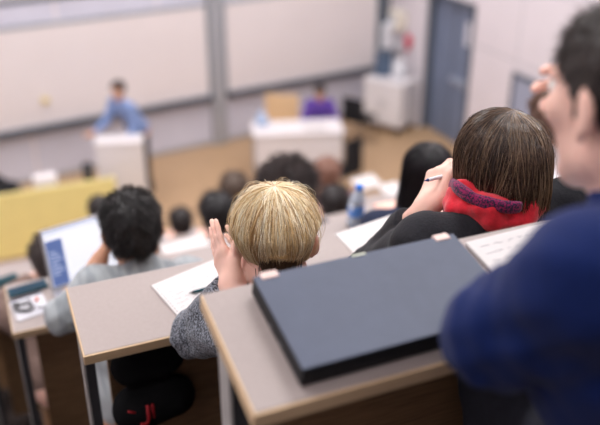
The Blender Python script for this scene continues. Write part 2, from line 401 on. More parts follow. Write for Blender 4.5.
def person(label, seat, floor, head, hf, up=(0, 0, 1), body=None, hips=None, arms=None, hair=None, hair_rough=.42, skin=SKIN, top=None, top_name='sweater', legs=None, shoes=None, h=.008, hs=1., s=1., sleeve=1.93, knees=None, ankles=None, group=None, wr=.004, collar=None, extra=None, shoulders=None, top_fn=None, standing=False, sw=.185, nb=None, pad=.012, hair_spec=.5):
    """seat: where the hips are; head: middle of the head; body faces 'body' (a heading); arms: {'L': (elbow, wrist, hand dir, palm normal, curl, kwargs)}"""
    c = np.asarray(head, float); H = frame(hf, up); b = nrm(body if body is not None else (0, 1, 0)); rt = np.array([b[1], -b[0], 0.])
    P = np.asarray(seat, float); N = np.asarray(nb, float) if nb is not None else c-H[:, 2]*.135*hs-b*.045*hs
    sh = shoulders or {'L': N-rt*sw*s-np.array([0, 0, .055])*s, 'R': N+rt*sw*s-np.array([0, 0, .055])*s}
    P_ = P; chest = N+(P-N)*.32+b*.01; belly = N+(P-N)*.66
    if knees is None: knees = {q: P+b*.40+rt*e*.10+np.array([0, 0, .0]) for q, e in (('L', -1), ('R', 1))}
    if ankles is None: ankles = {q: np.array([knees[q][0], knees[q][1], floor+.085])-b*.10 for q in 'LR'}
    if arms is None: arms = {}
    for q, e in (('L', -1), ('R', 1)):
        if q not in arms:
            el = sh[q]+b*.16+rt*e*.05-np.array([0, 0, .24])*s; w = el+b*.20-rt*e*.12+np.array([0, 0, .03])
            arms[q] = (el, w, b-rt*e*.3, (0, 0, -1), CURL_REST, {})
    root = empty('person', (P[0], P[1], floor), label, 'person', group)
    allp = [c+.15, c-.15, P+.2, P-.2]+[np.asarray(v[i]) for v in arms.values() for i in (0, 1)]+[np.asarray(v[1])+nrm(v[2])*.2 for v in arms.values()]+list(sh.values())+list(knees.values())+[a+np.array([0, 0, -.09])+b*.18 for a in ankles.values()]
    lo = np.min(allp, 0)-.10; hi = np.max(allp, 0)+.10
    def torso(F, o, k):
        P = P_+(belly-P_)*.35 if o else P_
        for e in (-1, 1):
            F.cone(P+rt*e*.075*s, belly+rt*e*.068*s, .112*s+o, .098*s+o, k); F.cone(belly+rt*e*.068*s, chest+rt*e*.078*s, .098*s+o, .108*s+o, k)
        F.cone(P-rt*.05*s, P+rt*.05*s, .125*s+o, .125*s+o, k)
        for q, e in (('L', -1), ('R', 1)):
            F.cone(chest+rt*e*.075*s+(0, 0, .03), N+rt*e*.07*s-(0, 0, .06*s), .100*s+o, .062*s+o, k); F.cone(N-(0, 0, .015), sh[q], .052*s+o, .054*s+o, k)
            F.cone(chest+rt*e*.08*s, sh[q], .095*s+o, .056*s+o, k)
    # body
    F = Field(lo, hi, h)
    torso(F, 0, .03)
    F.cone(N-(0, 0, .03), c+H@(np.array([0, -.022, -.045])*hs), .060*hs, .056*hs, .03)
    head_sdf(F, c, H, hs, h < .011)
    for q, (el, w, d, n, curl, kw) in arms.items():
        el = np.asarray(el, float); w = np.asarray(w, float)
        F.cone(sh[q], el, .050*s, .040*s, .02); F.cone(el, el+(w-el)*.35, .040*s, .041*s, .02); F.cone(el+(w-el)*.35, w, .041*s, .027*s, .02)
        hand(F, w, d, n, q, s=kw.get('s', s), curl=curl, spread=kw.get('spread', .06), thumb=kw.get('thumb', (.75, .55, .3)), k=min(.006, h))
    for q, e in (('L', -1), ('R', 1)):
        hp = P+rt*e*.085*s; F.cone(hp, knees[q], .085*s, .058*s, .03); F.cone(knees[q], ankles[q], .056*s, .038*s, .02)
    link('body', F.mesh('body'), skin, root, world=True)
    for sx in (-1, 1):
        e = MB(); t = bmesh.new(); bmesh.ops.create_uvsphere(t, u_segments=12, v_segments=8, radius=.0125*hs)
        for f in t.faces: f.material_index = 1 if f.calc_center_median().z > .0105*hs else 0; f.smooth = True
        e.add(t, Matrix(np.c_[np.r_[np.stack([H[:, 0], -H[:, 2], H[:, 1]], 1), [[0, 0, 0]]], np.r_[c+H@(np.array([sx*.032, .083, .012])*hs), 1]].tolist())); e.build('eye', [EYE_W, IRIS], root, world=True)
    # upper garment
    F = Field(lo, hi, h); torso(F, pad*s, .035)
    F.cone(N-(0, 0, .04), N+(c-N)*.22, .070*s, .062*s, .02)
    for q, (el, w, *_) in arms.items():
        el = np.asarray(el, float); w = np.asarray(w, float); fr_ = sleeve-1
        F.cone(sh[q], el, .056*s+pad, .048*s+pad, .03)
        if fr_ > .03: F.cone(el, el+(w-el)*fr_, .048*s+pad, (.048-.016*fr_)*s+pad, .012, cut=.004)
        else: F.cone(el, el+(el-sh[q])*.02, .05*s+pad, .05*s+pad, .01)
    if collar == 'hood':
        for e in (-1, 1): F.cone(N-b*.07+(0, 0, .02)+rt*e*.02, N+b*.03+rt*e*.085+(0, 0, -.01), .032, .024, .02)
        F.cone(N-b*.075-(0, 0, .02), N-b*.10-(0, 0, .11), .045, .05, .03)
    if collar == 'shirt' or collar == 'crew':
        for i in range(12):
            a0, a1 = 2*math.pi*i/12, 2*math.pi*(i+1)/12; zz = (0, 0, .012)
            F.cone(N+zz+.064*s*(rt*math.cos(a0)+b*math.sin(a0)), N+zz+.064*s*(rt*math.cos(a1)+b*math.sin(a1)), .010, .010, .006)
    # folds bunch at the elbows and run across the back
    els = [np.asarray(v[0], float) for v in arms.values()]
    def folds(p):
        q = wr*.55*vnoise(p*np.array([1, 1, 1.6]), 34, 11)+wr*.35*vnoise(p, 80, 12)
        for e in els:
            g = np.exp(-((p-e)**2).sum(-1)/.012); q += wr*.9*g*vnoise(p, 95, 14)
        return q
    F.rough(folds)
    if top_fn: top_fn(F)
    link(top_name, F.mesh(top_name), top, root, world=True)
    # trousers and shoes
    F = Field(lo, hi, max(h, .008))
    F.cone(P-rt*.05*s, P+rt*.05*s, .128*s, .128*s, .03); F.cone(P+rt*.0, P+(belly-P)*.3, .14*s, .13*s, .03)
    for q, e in (('L', -1), ('R', 1)):
        hp = P+rt*e*.085*s; F.cone(hp, knees[q], .095*s, .068*s, .03); F.cone(knees[q], ankles[q]+(0, 0, .02), .066*s, .056*s, .02)
    F.rough(lambda p: .003*vnoise(p, 40, 21))
    link('trousers', F.mesh('trousers'), legs, root, world=True)
    for q in 'LR':
        a = ankles[q]; F = Field(a-.16-np.array([.1, .1, 0]), a+.12+np.array([.15, .15, 0]), .008)
        F.cone(a+(0, 0, -.01), a-(0, 0, .035)-b*.03, .048, .045, .02); F.cone(a-(0, 0, .045)-b*.03, a+b*.13-(0, 0, .05), .040, .034, .02); F.cone(a+b*.06-(0, 0, .03), a+b*.02, .036, .045, .03)
        F.halfspace((a[0], a[1], floor+.003), (0, 0, -1))
        link('shoe', F.mesh('shoe'), shoes, root, world=True)
    if hair is not None:
        V, Fq, C = hair; V = c+(V*hs)@H.T
        link('hair', mesh_np('hair', V, Fq, True, C), hairmat(hair_rough, hair_spec), root, world=True)
    return root
# ------------------------------------------------------------------ camera (a 48 mm lens, eye height of someone standing on the aisle steps)
PITCH, YAW = math.atan2(400, 800), R(22.8)
cam = bpy.data.cameras.new('camera'); cam.sensor_width = 36; cam.lens = 48; cam.clip_start = .02
co = bpy.data.objects.new('camera', cam); COL.objects.link(co); S.camera = co
co.location = (0, 0, Z0); co.rotation_euler = (math.pi/2-PITCH, 0, -YAW)
cam.dof.use_dof = True; cam.dof.focus_distance = 1.62; cam.dof.aperture_fstop = 1.65
_h = np.array([math.sin(YAW), math.cos(YAW), 0]); _r = np.array([math.cos(YAW), -math.sin(YAW), 0]); _z = np.array([0, 0, 1.])
_F = math.cos(PITCH)*_h-math.sin(PITCH)*_z; _U = math.sin(PITCH)*_h+math.cos(PITCH)*_z
def ray(x, y): return _F+_r*(x-300)/800+_U*(212.5-y)/800
def at(x, y, D): return np.array([0, 0, Z0])+ray(x, y)*D                    # a measured picture point at distance D
def atY(x, y, Y): d = ray(x, y); return np.array([0, 0, Z0])+d*Y/d[1]
def atZ(x, y, z): d = ray(x, y); return np.array([0, 0, Z0])+d*(z-Z0)/d[2]

# ------------------------------------------------------------------ the setting
WHITE = mat('wall paint', (231, 223, 226), .7, var=.02, scale=3)
WPANEL = mat('wall panel laminate', (226, 220, 226), .45, var=.02, scale=2)
DADO = mat('low wall panel', (208, 208, 222), .5, var=.03, scale=3)
TIMBER_FLOOR = mat('tan floor', (180, 150, 118), .45, var=.10, scale=9, stretch=(1, 6, 1), spec=.3)
CARPET = mat('dark tier carpet', (40, 34, 32), .95, var=.25, scale=60, bump=.3, spec=.1)
CEILM = mat('ceiling tile', (236, 234, 232), .9, var=.02)
GREY = mat('grey painted steel', (176, 178, 184), .45, var=.05, metal=.2)
DGREY = mat('dark grey rail', (92, 100, 112), .5, var=.06, metal=.2)
BOARD = mat('whiteboard enamel', (232, 224, 224), .3, var=.015, scale=1.5, spec=.4)
DOORM = mat('blue grey door paint', (116, 128, 152), .5, var=.06, scale=4)
XR, XL, YB, ZC = 6.9, -2.6, -2.2, 7.3
def struct(name, mb, m, **k): return tag(mb.build(name, m, **k), kind='structure')
FWD = np.array([.9898, .1425, 0])/np.linalg.norm([.9898, .1425, 0]); FN = np.array([-FWD[1], FWD[0], 0]); FO = np.array([2.306, 11.54, 0])
AF = math.atan2(FWD[1], FWD[0])
MF = T(FO[0], FO[1], 0, AF)                                                 # front-wall frame: x along the wall, y into it, z up
m_ = MB(); m_.box(XL-.3, XR+.3, 6.8, 13.2, -.15, 0, 0); struct('floor', m_, TIMBER_FLOOR)
NROW, PITCHY, RISE, Y1, ZD = 9, .775, .4, .771, 4.10                        # desk rows: near edge y and height of the first
def rowy(k): return Y1+PITCHY*k
def rowz(k): return ZD-RISE*k
def rowf(k): return rowz(k)-.72
m_ = MB()
for k in range(-3, NROW):
    m_.box(XL-.2, XR+.2, rowy(k)-.5 if k > -3 else YB-.3, rowy(k)+.275, max(rowf(k)-.75, -.1), rowf(k), 0)
tag(m_.build('tiered_floor', CARPET), kind='structure')
m_ = MB(); m_.box(-5.2, 4.75, 0, .2, -.1, ZC+.1, 0, MF); struct('wall_front', m_, WHITE)
m_ = MB(); m_.box(XR, XR+.2, YB-.2, 9.86, -.1, ZC+.1, 0); m_.box(XR, XR+.2, 11.06, 13.2, -.1, ZC+.1, 0); m_.box(XR, XR+.2, 9.86, 11.06, 2.24, ZC+.1, 0); struct('wall_right', m_, WPANEL)
m_ = MB(); m_.box(XL-.2, XL, YB-.2, 13.2, -.1, ZC+.1, 0); struct('wall_left', m_, WHITE)
m_ = MB(); m_.box(XL-.2, XR+.2, YB-.2, YB, -.1, ZC+.1, 0); struct('wall_back', m_, WHITE)
m_ = MB(); m_.box(XL-.2, XR+.2, YB-.2, 13.2, ZC, ZC+.15, 0); struct('ceiling', m_, CEILM)
# front wall: panels under and over the boards, steel pillar, skirting
m_ = MB()
for a, b in ((-4.2, -1.72), (-1.68, -.10), (-.06, 1.08), (1.36, 2.55), (2.58, 4.3)): m_.box(a, b, -.018, 0, .07, .78, .004)
struct('trim_1', m_, DADO, M=MF)
m_ = MB()
for a, b in ((-4.2, -1.17), (-1.12, .30), (.34, 1.08), (1.36, 2.9), (2.94, 4.4)): m_.box(a, b, -.016, 0, 2.27, 2.53, .004)
for a, b in ((-4.2, 1.08), (1.36, 4.4)): m_.box(a, b, -.03, 0, 2.54, 2.60, .004, mi=1)
struct('trim_2', m_, [DADO, DGREY], M=MF)
m_ = MB(); m_.box(1.09, 1.32, -.10, 0, 0, 5.2, .01); m_.box(1.17, 1.24, -.115, -.10, .05, 5.2, .004); struct('trim_3', m_, GREY, M=MF)
m_ = MB(); m_.box(-4.6, 4.6, -.022, 0, 0, .065, .004); struct('baseboard_front', m_, GREY, M=MF)
m_ = MB(); m_.box(XR-.10, XR, 11.07, 11.34, 0, 5.4, .012); struct('trim_4', m_, WPANEL)
# joints of the right wall's panels: thin recessed strips stand proud by a millimetre
m_ = MB()
for z in (1.74, 2.74, 3.74): m_.box(XR-.003, XR, -2, 9.8, z-.006, z+.006, 0)
for y in (8.75, 7.1, 5.4, 3.7): m_.box(XR-.003, XR, y-.006, y+.006, 1.74, 5.2, 0)
struct('trim_5', m_, GREY)
# door of the right wall
m_ = MB(); m_.box(XR+.10, XR+.15, 9.88, 11.04, .01, 2.22, .004); dr = struct('door_1', m_, DOORM)
m_ = MB(); m_.box(XR-.02, XR+.2, 9.80, 9.88, 0, 2.30, .006); m_.box(XR-.02, XR+.2, 11.04, 11.10, 0, 2.30, .006); m_.box(XR-.02, XR+.2, 9.80, 11.10, 2.22, 2.30, .006); m_.build('door_frame', DGREY, dr)
m_ = MB(); m_.box(XR+.09, XR+.10, 10.44, 10.47, .01, 2.22, .002); m_.build('meeting_stile', DGREY, dr)
m_ = MB(); m_.box(XR+.05, XR+.10, 10.05, 10.42, .98, 1.06, .01); m_.box(XR+.06, XR+.10, 10.00, 10.08, .95, 1.09, .006); m_.build('push_bar', mat('pale door bar', (176, 186, 204), .35, metal=.4), dr)
m_ = MB(); m_.box(XR+.094, XR+.0995, 9.93, 10.15, 1.62, 1.98, .001); tag(m_.build('notice', mat('notice paper', (226, 226, 236), .8)), 'white paper notice stuck on the blue grey door', 'notice')
# framed grey panel on the right wall
t = empty('notice_board', (XR-.02, 7.75, 1.0), 'blue grey board in a dark frame on the right wall behind the brown-haired woman', 'notice board')
m_ = MB(); m_.box(XR-.02, XR, 7.15, 8.72, .75, 1.555, .003); m_.build('panel', mat('pale blue grey felt', (160, 166, 186), .8), t, world=True)
m_ = MB()
for a in ((7.10, 8.77, 1.55, 1.61), (7.10, 8.77, .70, .76), (7.10, 7.16, .70, 1.61), (8.71, 8.77, .70, 1.61)): m_.box(XR-.035, XR, *a, .004)
m_.build('frame', DGREY, t, world=True)
# whiteboards
def whiteboard(x0, x1, z0, z1, label):
    t = empty('whiteboard', tuple(MF @ Vector(((x0+x1)/2, -.05, z0))), label, 'whiteboard', 'whiteboards on the front wall', AF)
    w = (x1-x0)/2; hh = z1-z0
    m_ = MB(); m_.box(-w+.02, w-.02, -.012, .03, .02, hh-.02, .003); m_.build('panel', BOARD, t)
    m_ = MB(); m_.box(-w, w, -.02, .045, hh-.035, hh, .004); m_.box(-w, -w+.035, -.02, .045, 0, hh, .004); m_.box(w-.035, w, -.02, .045, 0, hh, .004); m_.build('frame', mat('board frame', (168, 176, 184), .4, metal=.3), t)
    m_ = MB(); m_.box(-w, w, -.10, .045, -.055, .03, .008); m_.build('pen_tray', mat('board tray', (84, 92, 104), .45, metal=.2), t)
    return t
whiteboard(-3.6, 1.075, .82, 2.25, 'wide white writing board left of the grey pillar, behind the presenter')
whiteboard(1.345, 4.25, .82, 2.25, 'wide white writing board right of the grey pillar, above the white table')
m_ = MB(); m_.box(4.26, 4.44, -.12, -.001, .3, 3.2, .01); tag(m_.build('trim_6', DGREY, M=MF), kind='structure')
t = MB(); t.box(-.05, .05, -.045, 0, -.04, .04, .015); o = t.build('board_eraser', mat('yellow sponge', (226, 206, 140), .9, bump=.4), M=MF @ T(-1.467, -.063, 1.20)); tag(o, 'small yellow sponge stuck on the left whiteboard', 'sponge')

# ------------------------------------------------------------------ desks
LAM = mat('desk laminate', (160, 149, 146), .42, var=.03, scale=120, spec=.35)
EDGE = mat('desk edge veneer', (206, 178, 144), .55, var=.08, scale=10, stretch=(1, 20, 20))
PANEL = mat('brown panel veneer', (134, 104, 76), .55, var=.22, scale=14, stretch=(1, 1, 14))
LEG = mat('dark steel leg', (70, 70, 74), .5, metal=.2); LEGE = mat('pale steel edge', (198, 194, 192), .35, metal=.3)
TILT = R(11.3); DD = .24; XEND = 4.6
def rowx(k): return (.26, .12, -.028, -.17)[k] if k < 4 else -.17-.142*(k-3)
LAST = ('desk with the closed black laptop, nearest the camera', 'desk in front of the blonde woman, second from the camera', 'desk under the open laptop and water bottle, third from the camera',
        'desk fourth from the camera, beyond the open laptop', 'desk fifth from the camera', 'desk sixth from the camera', 'desk seventh from the camera', 'desk eighth from the camera', 'farthest audience desk, nearest the stage')
for k in range(NROW):
    x0 = rowx(k); y, z = rowy(k), rowz(k)
    t = empty('lecture_desk', (x0, y, rowf(k)), 'long sloping ' + ('pinkish beige ' if k < 4 else 'beige ') + LAST[k], 'desk', 'tiered lecture desks')
    M = T(0, y, z, 0, TILT); M0 = Matrix.Translation((-0, 0, 0))
    m_ = MB(); m_.box(x0+.002, XEND, .003, DD, -.006, 0, .0015, M); m_.box(x0+.004, XEND, .004, DD-.004, -.026, -.006, 0, M); m_.build('desktop', LAM, t, world=True)
    m_ = MB(); m_.box(x0, XEND, -.001, .004, -.029, -.0012, .001, M); m_.box(x0-.001, x0+.004, 0, DD, -.029, -.0012, .001, M); m_.build('edge_band', EDGE, t, world=True)
    m_ = MB(); m_.box(x0+.07, XEND, y+DD-.055, y+DD-.035, rowf(k)+.04, z+.02, .002); m_.build('modesty_panel', PANEL, t, world=True)
    m_ = MB(); m_.box(x0+.004, x0+.010, y+.125, y+.172, rowf(k), z-.004, .001, mi=1); m_.box(x0+.010, x0+.034, y+.128, y+.170, rowf(k), z-.004, .003); m_.build('leg', [LEG, LEGE], t, world=True)
    for x in [x0+a for a in {5: (1.35, 3.2), 6: (1.3, 3.3)}.get(k, (1.75, 3.5))]:
        if x > XEND-.1: continue
        m_ = MB(); m_.box(x-.013, x+.013, y+.04, y+.10, rowf(k), z-.012, .003); l = m_.build('leg', LEG, t, world=True)
        m_ = MB(); m_.box(x-.016, x-.012, y+.036, y+.104, rowf(k)+.01, z-.014, .001); m_.build('edge_strip', LEGE, l, world=False); l.children[0].data.transform(Matrix.Translation((-x0, -y, -rowf(k))))
        m_ = MB(); m_.box(x-.02, x+.02, y-.06, y+.16, rowf(k), rowf(k)+.02, .004); m_.build('foot', LEGE, l, world=False); l.children[1].data.transform(Matrix.Translation((-x0, -y, -rowf(k))))
def on_desk(k, x, d, up=0.):
    """a point on the sloping top of row k, d from the near edge"""
    return np.array([x, rowy(k)+d*math.cos(TILT), rowz(k)+d*math.sin(TILT)])+up*np.array([0, -math.sin(TILT), math.cos(TILT)])
def desk_M(k, x, d, rz=0., up=0.): p = on_desk(k, x, d, up); return Matrix.Translation(tuple(p)) @ Matrix.Rotation(TILT, 4, 'X') @ Matrix.Rotation(rz, 4, 'Z')
def desk_px(k, px, py, up=0.):
    n = np.array([0, -math.sin(TILT), math.cos(TILT)]); p0 = on_desk(k, 0, 0, up); d = ray(px, py); o = np.array([0, 0, Z0]); return o+d*(((p0-o)@n)/(d@n))
def lay(o, k, p, rz=0., up=0.):
    """rest a thing on the slope of row k at world point p"""
    o.location = tuple(np.asarray(p)+up*np.array([0, -math.sin(TILT), math.cos(TILT)])); o.rotation_euler = (Matrix.Rotation(TILT, 4, 'X') @ Matrix.Rotation(rz, 4, 'Z')).to_euler(); return o
SEATM = mat('brown plywood seat', (112, 82, 54), .5, var=.2, scale=12, stretch=(1, 8, 1))
def seat(x, k, label):
    y = rowy(k)-.33; f = rowf(k); t = empty('folding_chair', (x, y, f), label, 'seat', 'folding lecture seats')
    m_ = MB(); m_.box(x-.155, x+.155, y-.135, y+.18, f+.395, f+.415, .008); m_.build('seat', SEATM, t, world=True)
    m_ = MB(); m_.box(x-.13, x+.13, y-.205, y-.190, f+.50, f+.74, .006); m_.build('backrest', SEATM, t, world=True)
    m_ = MB(); m_.box(x-.02, x+.02, y-.147, y-.10, f, f+.40, .004); m_.box(x-.03, x+.03, y-.190, y-.178, f+.38, f+.72, .003); m_.box(x-.03, x+.03, y-.19, y+.12, f+.37, f+.395, .003); m_.build('pedestal', LEG, t, world=True)
    return t

# ------------------------------------------------------------------ lights: ceiling luminaires over the hall and the stage, plus an added fill row behind the camera
S.world = bpy.data.worlds.new('world'); S.world.use_nodes = True
S.world.node_tree.nodes['Background'].inputs[0].default_value = (.9, .93, 1, 1); S.world.node_tree.nodes['Background'].inputs[1].default_value = .3
LAMPM = mat('lamp diffuser', (255, 250, 244), .5, var=0, emit=3.)
def ceiling_lamp(x, y, w, d, power, label):
    t = empty('ceiling_light', (x, y, ZC-.08), label, 'ceiling light', 'ceiling lights')
    m_ = MB(); m_.box(-w/2-.03, w/2+.03, -d/2-.03, d/2+.03, .03, .08, .004); m_.build('housing', GREY, t)
    m_ = MB(); m_.box(-w/2, w/2, -d/2, d/2, .015, .03, .003); m_.build('diffuser', LAMPM, t)
    l = bpy.data.lights.new('lamp', 'AREA'); l.shape = 'RECTANGLE'; l.size = w; l.size_y = d; l.energy = power; l.color = (1, .975, .985)
    lo = bpy.data.objects.new('lamp', l); COL.objects.link(lo); lo.parent = t; lo.location = (0, 0, .005)
LP = 46
for y, pw in ((-.6, .42), (2.0, 1.32), (4.6, 1.2), (7.0, 1.2), (9.3, 1.5)):  # first row, behind the camera, is added to brighten camera-facing sides
    for x in (-.9, 2.1, 5.1): ceiling_lamp(x, y, 1.5, .5, LP*pw, 'rectangular ceiling light over the hall')
VS = S.view_settings; VS.view_transform = 'Standard'; VS.look = 'None'; VS.exposure = 0.; VS.gamma = 1; VS.use_curve_mapping = False
# ------------------------------------------------------------------ people
DARKT = mat('dark trousers', (44, 46, 56), .9, var=.15, scale=60, bump=.2); SHOEM = mat('dark shoes', (36, 34, 34), .6)
JEANS = two_tone('blue denim', (88, 100, 124), (120, 132, 156), 260); PALEGREY = mat('pale grey trousers', (176, 178, 190), .9, var=.08, scale=60, bump=.2)
TWEED = two_tone('grey tweed', (30, 35, 46), (132, 138, 150), 230, contrast=(.44, .60), bump=.8)
BLACKK = mat('black knit', (27, 27, 33), .85, var=.2, scale=180, bump=.5, spec=.25, sheen=.06)
BLUEK = mat('royal blue jersey', (7, 28, 80), .85, var=.10, scale=120, bump=.15, sheen=.08, spec=.2)
GREYSH = two_tone('grey striped shirt', (140, 147, 152), (160, 166, 170), 40, contrast=(.45, .55), stretch=(1.2, .15, .15), bump=.15)
NAVY = mat('navy cloth', (34, 42, 66), .9, var=.15, bump=.2); WHITEC = mat('white shirt cloth', (226, 222, 228), .85, var=.04, bump=.2)
PURPLE = mat('purple shirt cloth', (96, 68, 156), .85, var=.1, bump=.2); SKYB = two_tone('light blue checked shirt', (116, 142, 194), (138, 160, 206), 55, bump=.1)
PLAID = two_tone('blue plaid cloth', (30, 50, 110), (70, 100, 170), 30, contrast=(.47, .53)); BLACKC = mat('black cloth', (30, 30, 34), .9, var=.15, bump=.2)
UP = np.array([0, 0, 1.])
def hips(x, k, dy=-.33): return np.array([x, rowy(k)+dy, rowf(k)+.415+.148])
def head_dir(deg, down=0.):                                                # heading right of +y, nose lowered by 'down' degrees
    a = R(deg); return np.array([math.sin(a)*math.cos(R(down)), math.cos(a)*math.cos(R(down)), -math.sin(R(down))])
def upof(deg, down, tilt=0.):
    f = head_dir(deg, down); r = np.array([math.cos(R(deg)), -math.sin(R(deg)), 0]); u = np.cross(r, f); return u*math.cos(R(tilt))+r*math.sin(R(tilt))
def glocal(f, u): return frame(f, u).T@np.array([0, 0, -1.])

def desk_arms(x, k):
    return {q: (np.array([x+e*.205, rowy(k)-.04, rowz(k)+.085]), np.array([x+e*.09, rowy(k)+.08, rowz(k)+.095]), (-e*.9, .8, .25), (0, -.2, -1), CURL_OPEN, {}) for q, e in (('L', -1), ('R', 1))}
# --- the blonde woman, palms together beside her face
f, u = head_dir(14, 14), upof(14, 14, 4)
hc = at(275, 243, 1.69)
wl = at(232, 286, 1.67); wr_ = at(260, 281, 1.71)
dl = nrm(at(209, 223, 1.73)-wl); nl = nrm(_h*.66+_r*.75)
dr = nrm(at(225, 226, 1.79)-wr_)
el = np.array([.366, 1.493, Z0-1.072]); er = np.array([.64, 1.49, Z0-1.03])
PRAY = [(-.02, .06, .05), (.0, .05, .05), (.02, .06, .05), (.05, .08, .06)]
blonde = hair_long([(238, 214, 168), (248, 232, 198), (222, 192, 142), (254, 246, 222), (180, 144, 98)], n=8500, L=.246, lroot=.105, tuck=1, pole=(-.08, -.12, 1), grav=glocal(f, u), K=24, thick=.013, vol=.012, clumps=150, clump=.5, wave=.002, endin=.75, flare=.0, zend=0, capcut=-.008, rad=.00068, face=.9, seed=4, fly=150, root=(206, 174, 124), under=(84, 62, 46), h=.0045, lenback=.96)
person('blonde woman in a grey tweed sweater with palms pressed together beside her face', hips(.655, 1, -.34), rowf(1), hc, f, u, body=(.10, 1, 0),
       arms={'L': (el, wl, dl, nl, PRAY, dict(s=.80, spread=.06, thumb=(.8, .5, .1))), 'R': (er, wr_, dr, -nl, PRAY, dict(s=.80, spread=.06, thumb=(.8, .5, .1)))},
       hair=blonde, hair_rough=.32, top=TWEED, legs=JEANS, shoes=SHOEM, h=.004, hs=.95, s=.86, shoulders={'L': at(256, 326, 1.60), 'R': at(330, 300, 1.70)}, nb=hc-u*.125-np.array([.0, .04, 0]), sleeve=1.93, wr=.006)
seat(.655, 1, 'brown folding seat under the blonde woman')

# --- the woman with brown hair and the red scarf, a pen in her left fist
f, u = head_dir(18, 6), upof(18, 6, -3)
hc = at(501, 169, 1.66); nb_ = hc-u*.074-np.array([.036, .042, 0])
wl = at(427, 207, 1.70); el = np.array([.80, 1.49, Z0-1.012]); dl = nrm(at(453, 145, 1.72)-wl)
brown = hair_long([(70, 52, 42), (96, 74, 58), (58, 43, 36), (112, 90, 72), (134, 110, 88)], n=8500, L=.325, lroot=.105, pole=(.22, .0, 1), grav=glocal(f, u), K=26, thick=.013, vol=.010, clumps=140, clump=.68, wave=.010, endin=.08, flare=.03, zend=-.10, rad=.0007, face=.9, seed=9, fly=40, root=(84, 64, 52), side=.28, h=.005, part=0)
person('brown-haired woman in a black sweater and red scarf, raising a fist with a pen', hips(1.075, 1, -.36), rowf(1), hc, f, u, body=(.05, 1, 0),
       arms={'L': (el, wl, dl, nrm(_r*.75+_h*.55-UP*.1), [(.30, 1.5, .9), (.42, 1.55, .9), (.55, 1.6, .9), (.7, 1.6, .9)], dict(s=.92, thumb=(.7, .2, .7)))},
       hair=brown, hair_rough=.27, hair_spec=.8, top=BLACKK, legs=DARKT, shoes=SHOEM, h=.004, hs=.95, s=.92, sleeve=1.80, wr=.007, nb=nb_, shoulders={'L': nb_+np.array([-.165, .0, -.045]), 'R': nb_+np.array([.175, -.015, -.022])})
brun = [o for o in S.objects if o.get('label', '').startswith('brown-haired')][0]
SCARF = mat('red wool scarf', (206, 28, 48), .9, var=.16, scale=90, bump=.6, sheen=.3); BAND = two_tone('embroidered purple band', (140, 20, 80), (34, 22, 56), 260, contrast=(.45, .55))
F = Field(nb_-.24, nb_+.24, .004)
for lvl, (rad, thk, zz, wob) in enumerate(((.080, .026, .014, .008), (.074, .024, .038, .006))):
    n_ = 26
    ring = [nb_+np.array([math.cos(a)*(rad+wob*math.sin(3*a+lvl)), math.sin(a)*(rad*.9+wob*math.cos(2*a))+.012, zz+.012*math.sin(a*2+1+lvl)-.012*math.sin(a)]) for a in np.linspace(0, 2*math.pi, n_)]
    for i in range(n_-1): F.cone(ring[i], ring[i+1], thk*(1+.15*math.sin(i*1.7)), thk*(1+.15*math.sin((i+1)*1.7)), .012)
F.rough(lambda P: .006*vnoise(P*np.array([1, 1, 2.6]), 55, 31)+.002*vnoise(P, 150, 32))
sc_ = link('scarf', F.mesh('scarf'), SCARF, brun, world=True); sc_['label'] = 'crumpled red scarf with a purple embroidered edge'
F = Field(nb_-.2, nb_+.2, .0035); n_ = 30
ring = [nb_+np.array([math.cos(a)*.092, math.sin(a)*.090+.006, .056+.012*math.sin(a*2+2)-.012*math.sin(a)]) for a in np.linspace(2.5, 4.55, n_)]
for i in range(n_-1):
    for dz in (-.006, .0, .006): F.cone(ring[i]+(0, 0, dz), ring[i+1]+(0, 0, dz), .006, .006, .005)
F.rough(lambda P: .002*vnoise(P, 130, 33))
link('embroidered_band', F.mesh('embroidered_band'), BAND, sc_, world=False).data.transform(Matrix.Translation(tuple(-Vector(brun.location))))
seat(1.075, 1, 'brown folding seat under the brown-haired woman')

# --- the man in the blue jersey, nearest the camera
f, u = head_dir(-5, 7), upof(-5, 7, 0)
hc = at(628, 103, .965)
wr2 = at(631, 98, 1.15); dR = nrm(-_r*.95+UP*.10+_h*.05)
eR = np.array([1.10, .84, Z0-.60]); nb_ = hc-u*.155-np.array([0, .05, 0]); shl = at(598, 281, .86)
eL = at(497, 336, .965); wL = np.array([.72, .69, Z0-.60])
man = hair_short([(40, 31, 28), (58, 45, 39), (30, 24, 22), (74, 58, 50)], n=5200, length=.017, thick=.008, fwd=.016, h=.004, rad=.0005, mess=.4)
def calm(F): pass
person('man in a royal blue jersey leaning on the nearest desk, fingers on his forehead', hips(.83, 0, -.31), rowf(0), hc, f, u, body=(.0, 1, 0),
       arms={'L': (eL, wL, nrm(np.array([1, .15, 0])), (0, 0, -1), CURL_REST, {}), 'R': (eR, wr2, dR, nrm(-_h*.95-_r*.3), [(.30, .35, .3), (.35, .4, .3), (.45, .5, .3), (.7, .7, .5)], dict(thumb=(.9, .3, .1), spread=.09, s=.9))},
       hair=man, hair_rough=.5, top=BLUEK, top_name='jersey', legs=DARKT, shoes=SHOEM, h=.004, hs=1., s=1.02, sleeve=1.95, wr=.007, collar='crew', nb=nb_, pad=.016,
       shoulders={'L': shl, 'R': nb_+np.array([.19, .0, -.06])})
seat(.83, 0, 'brown folding seat under the man in the blue jersey')

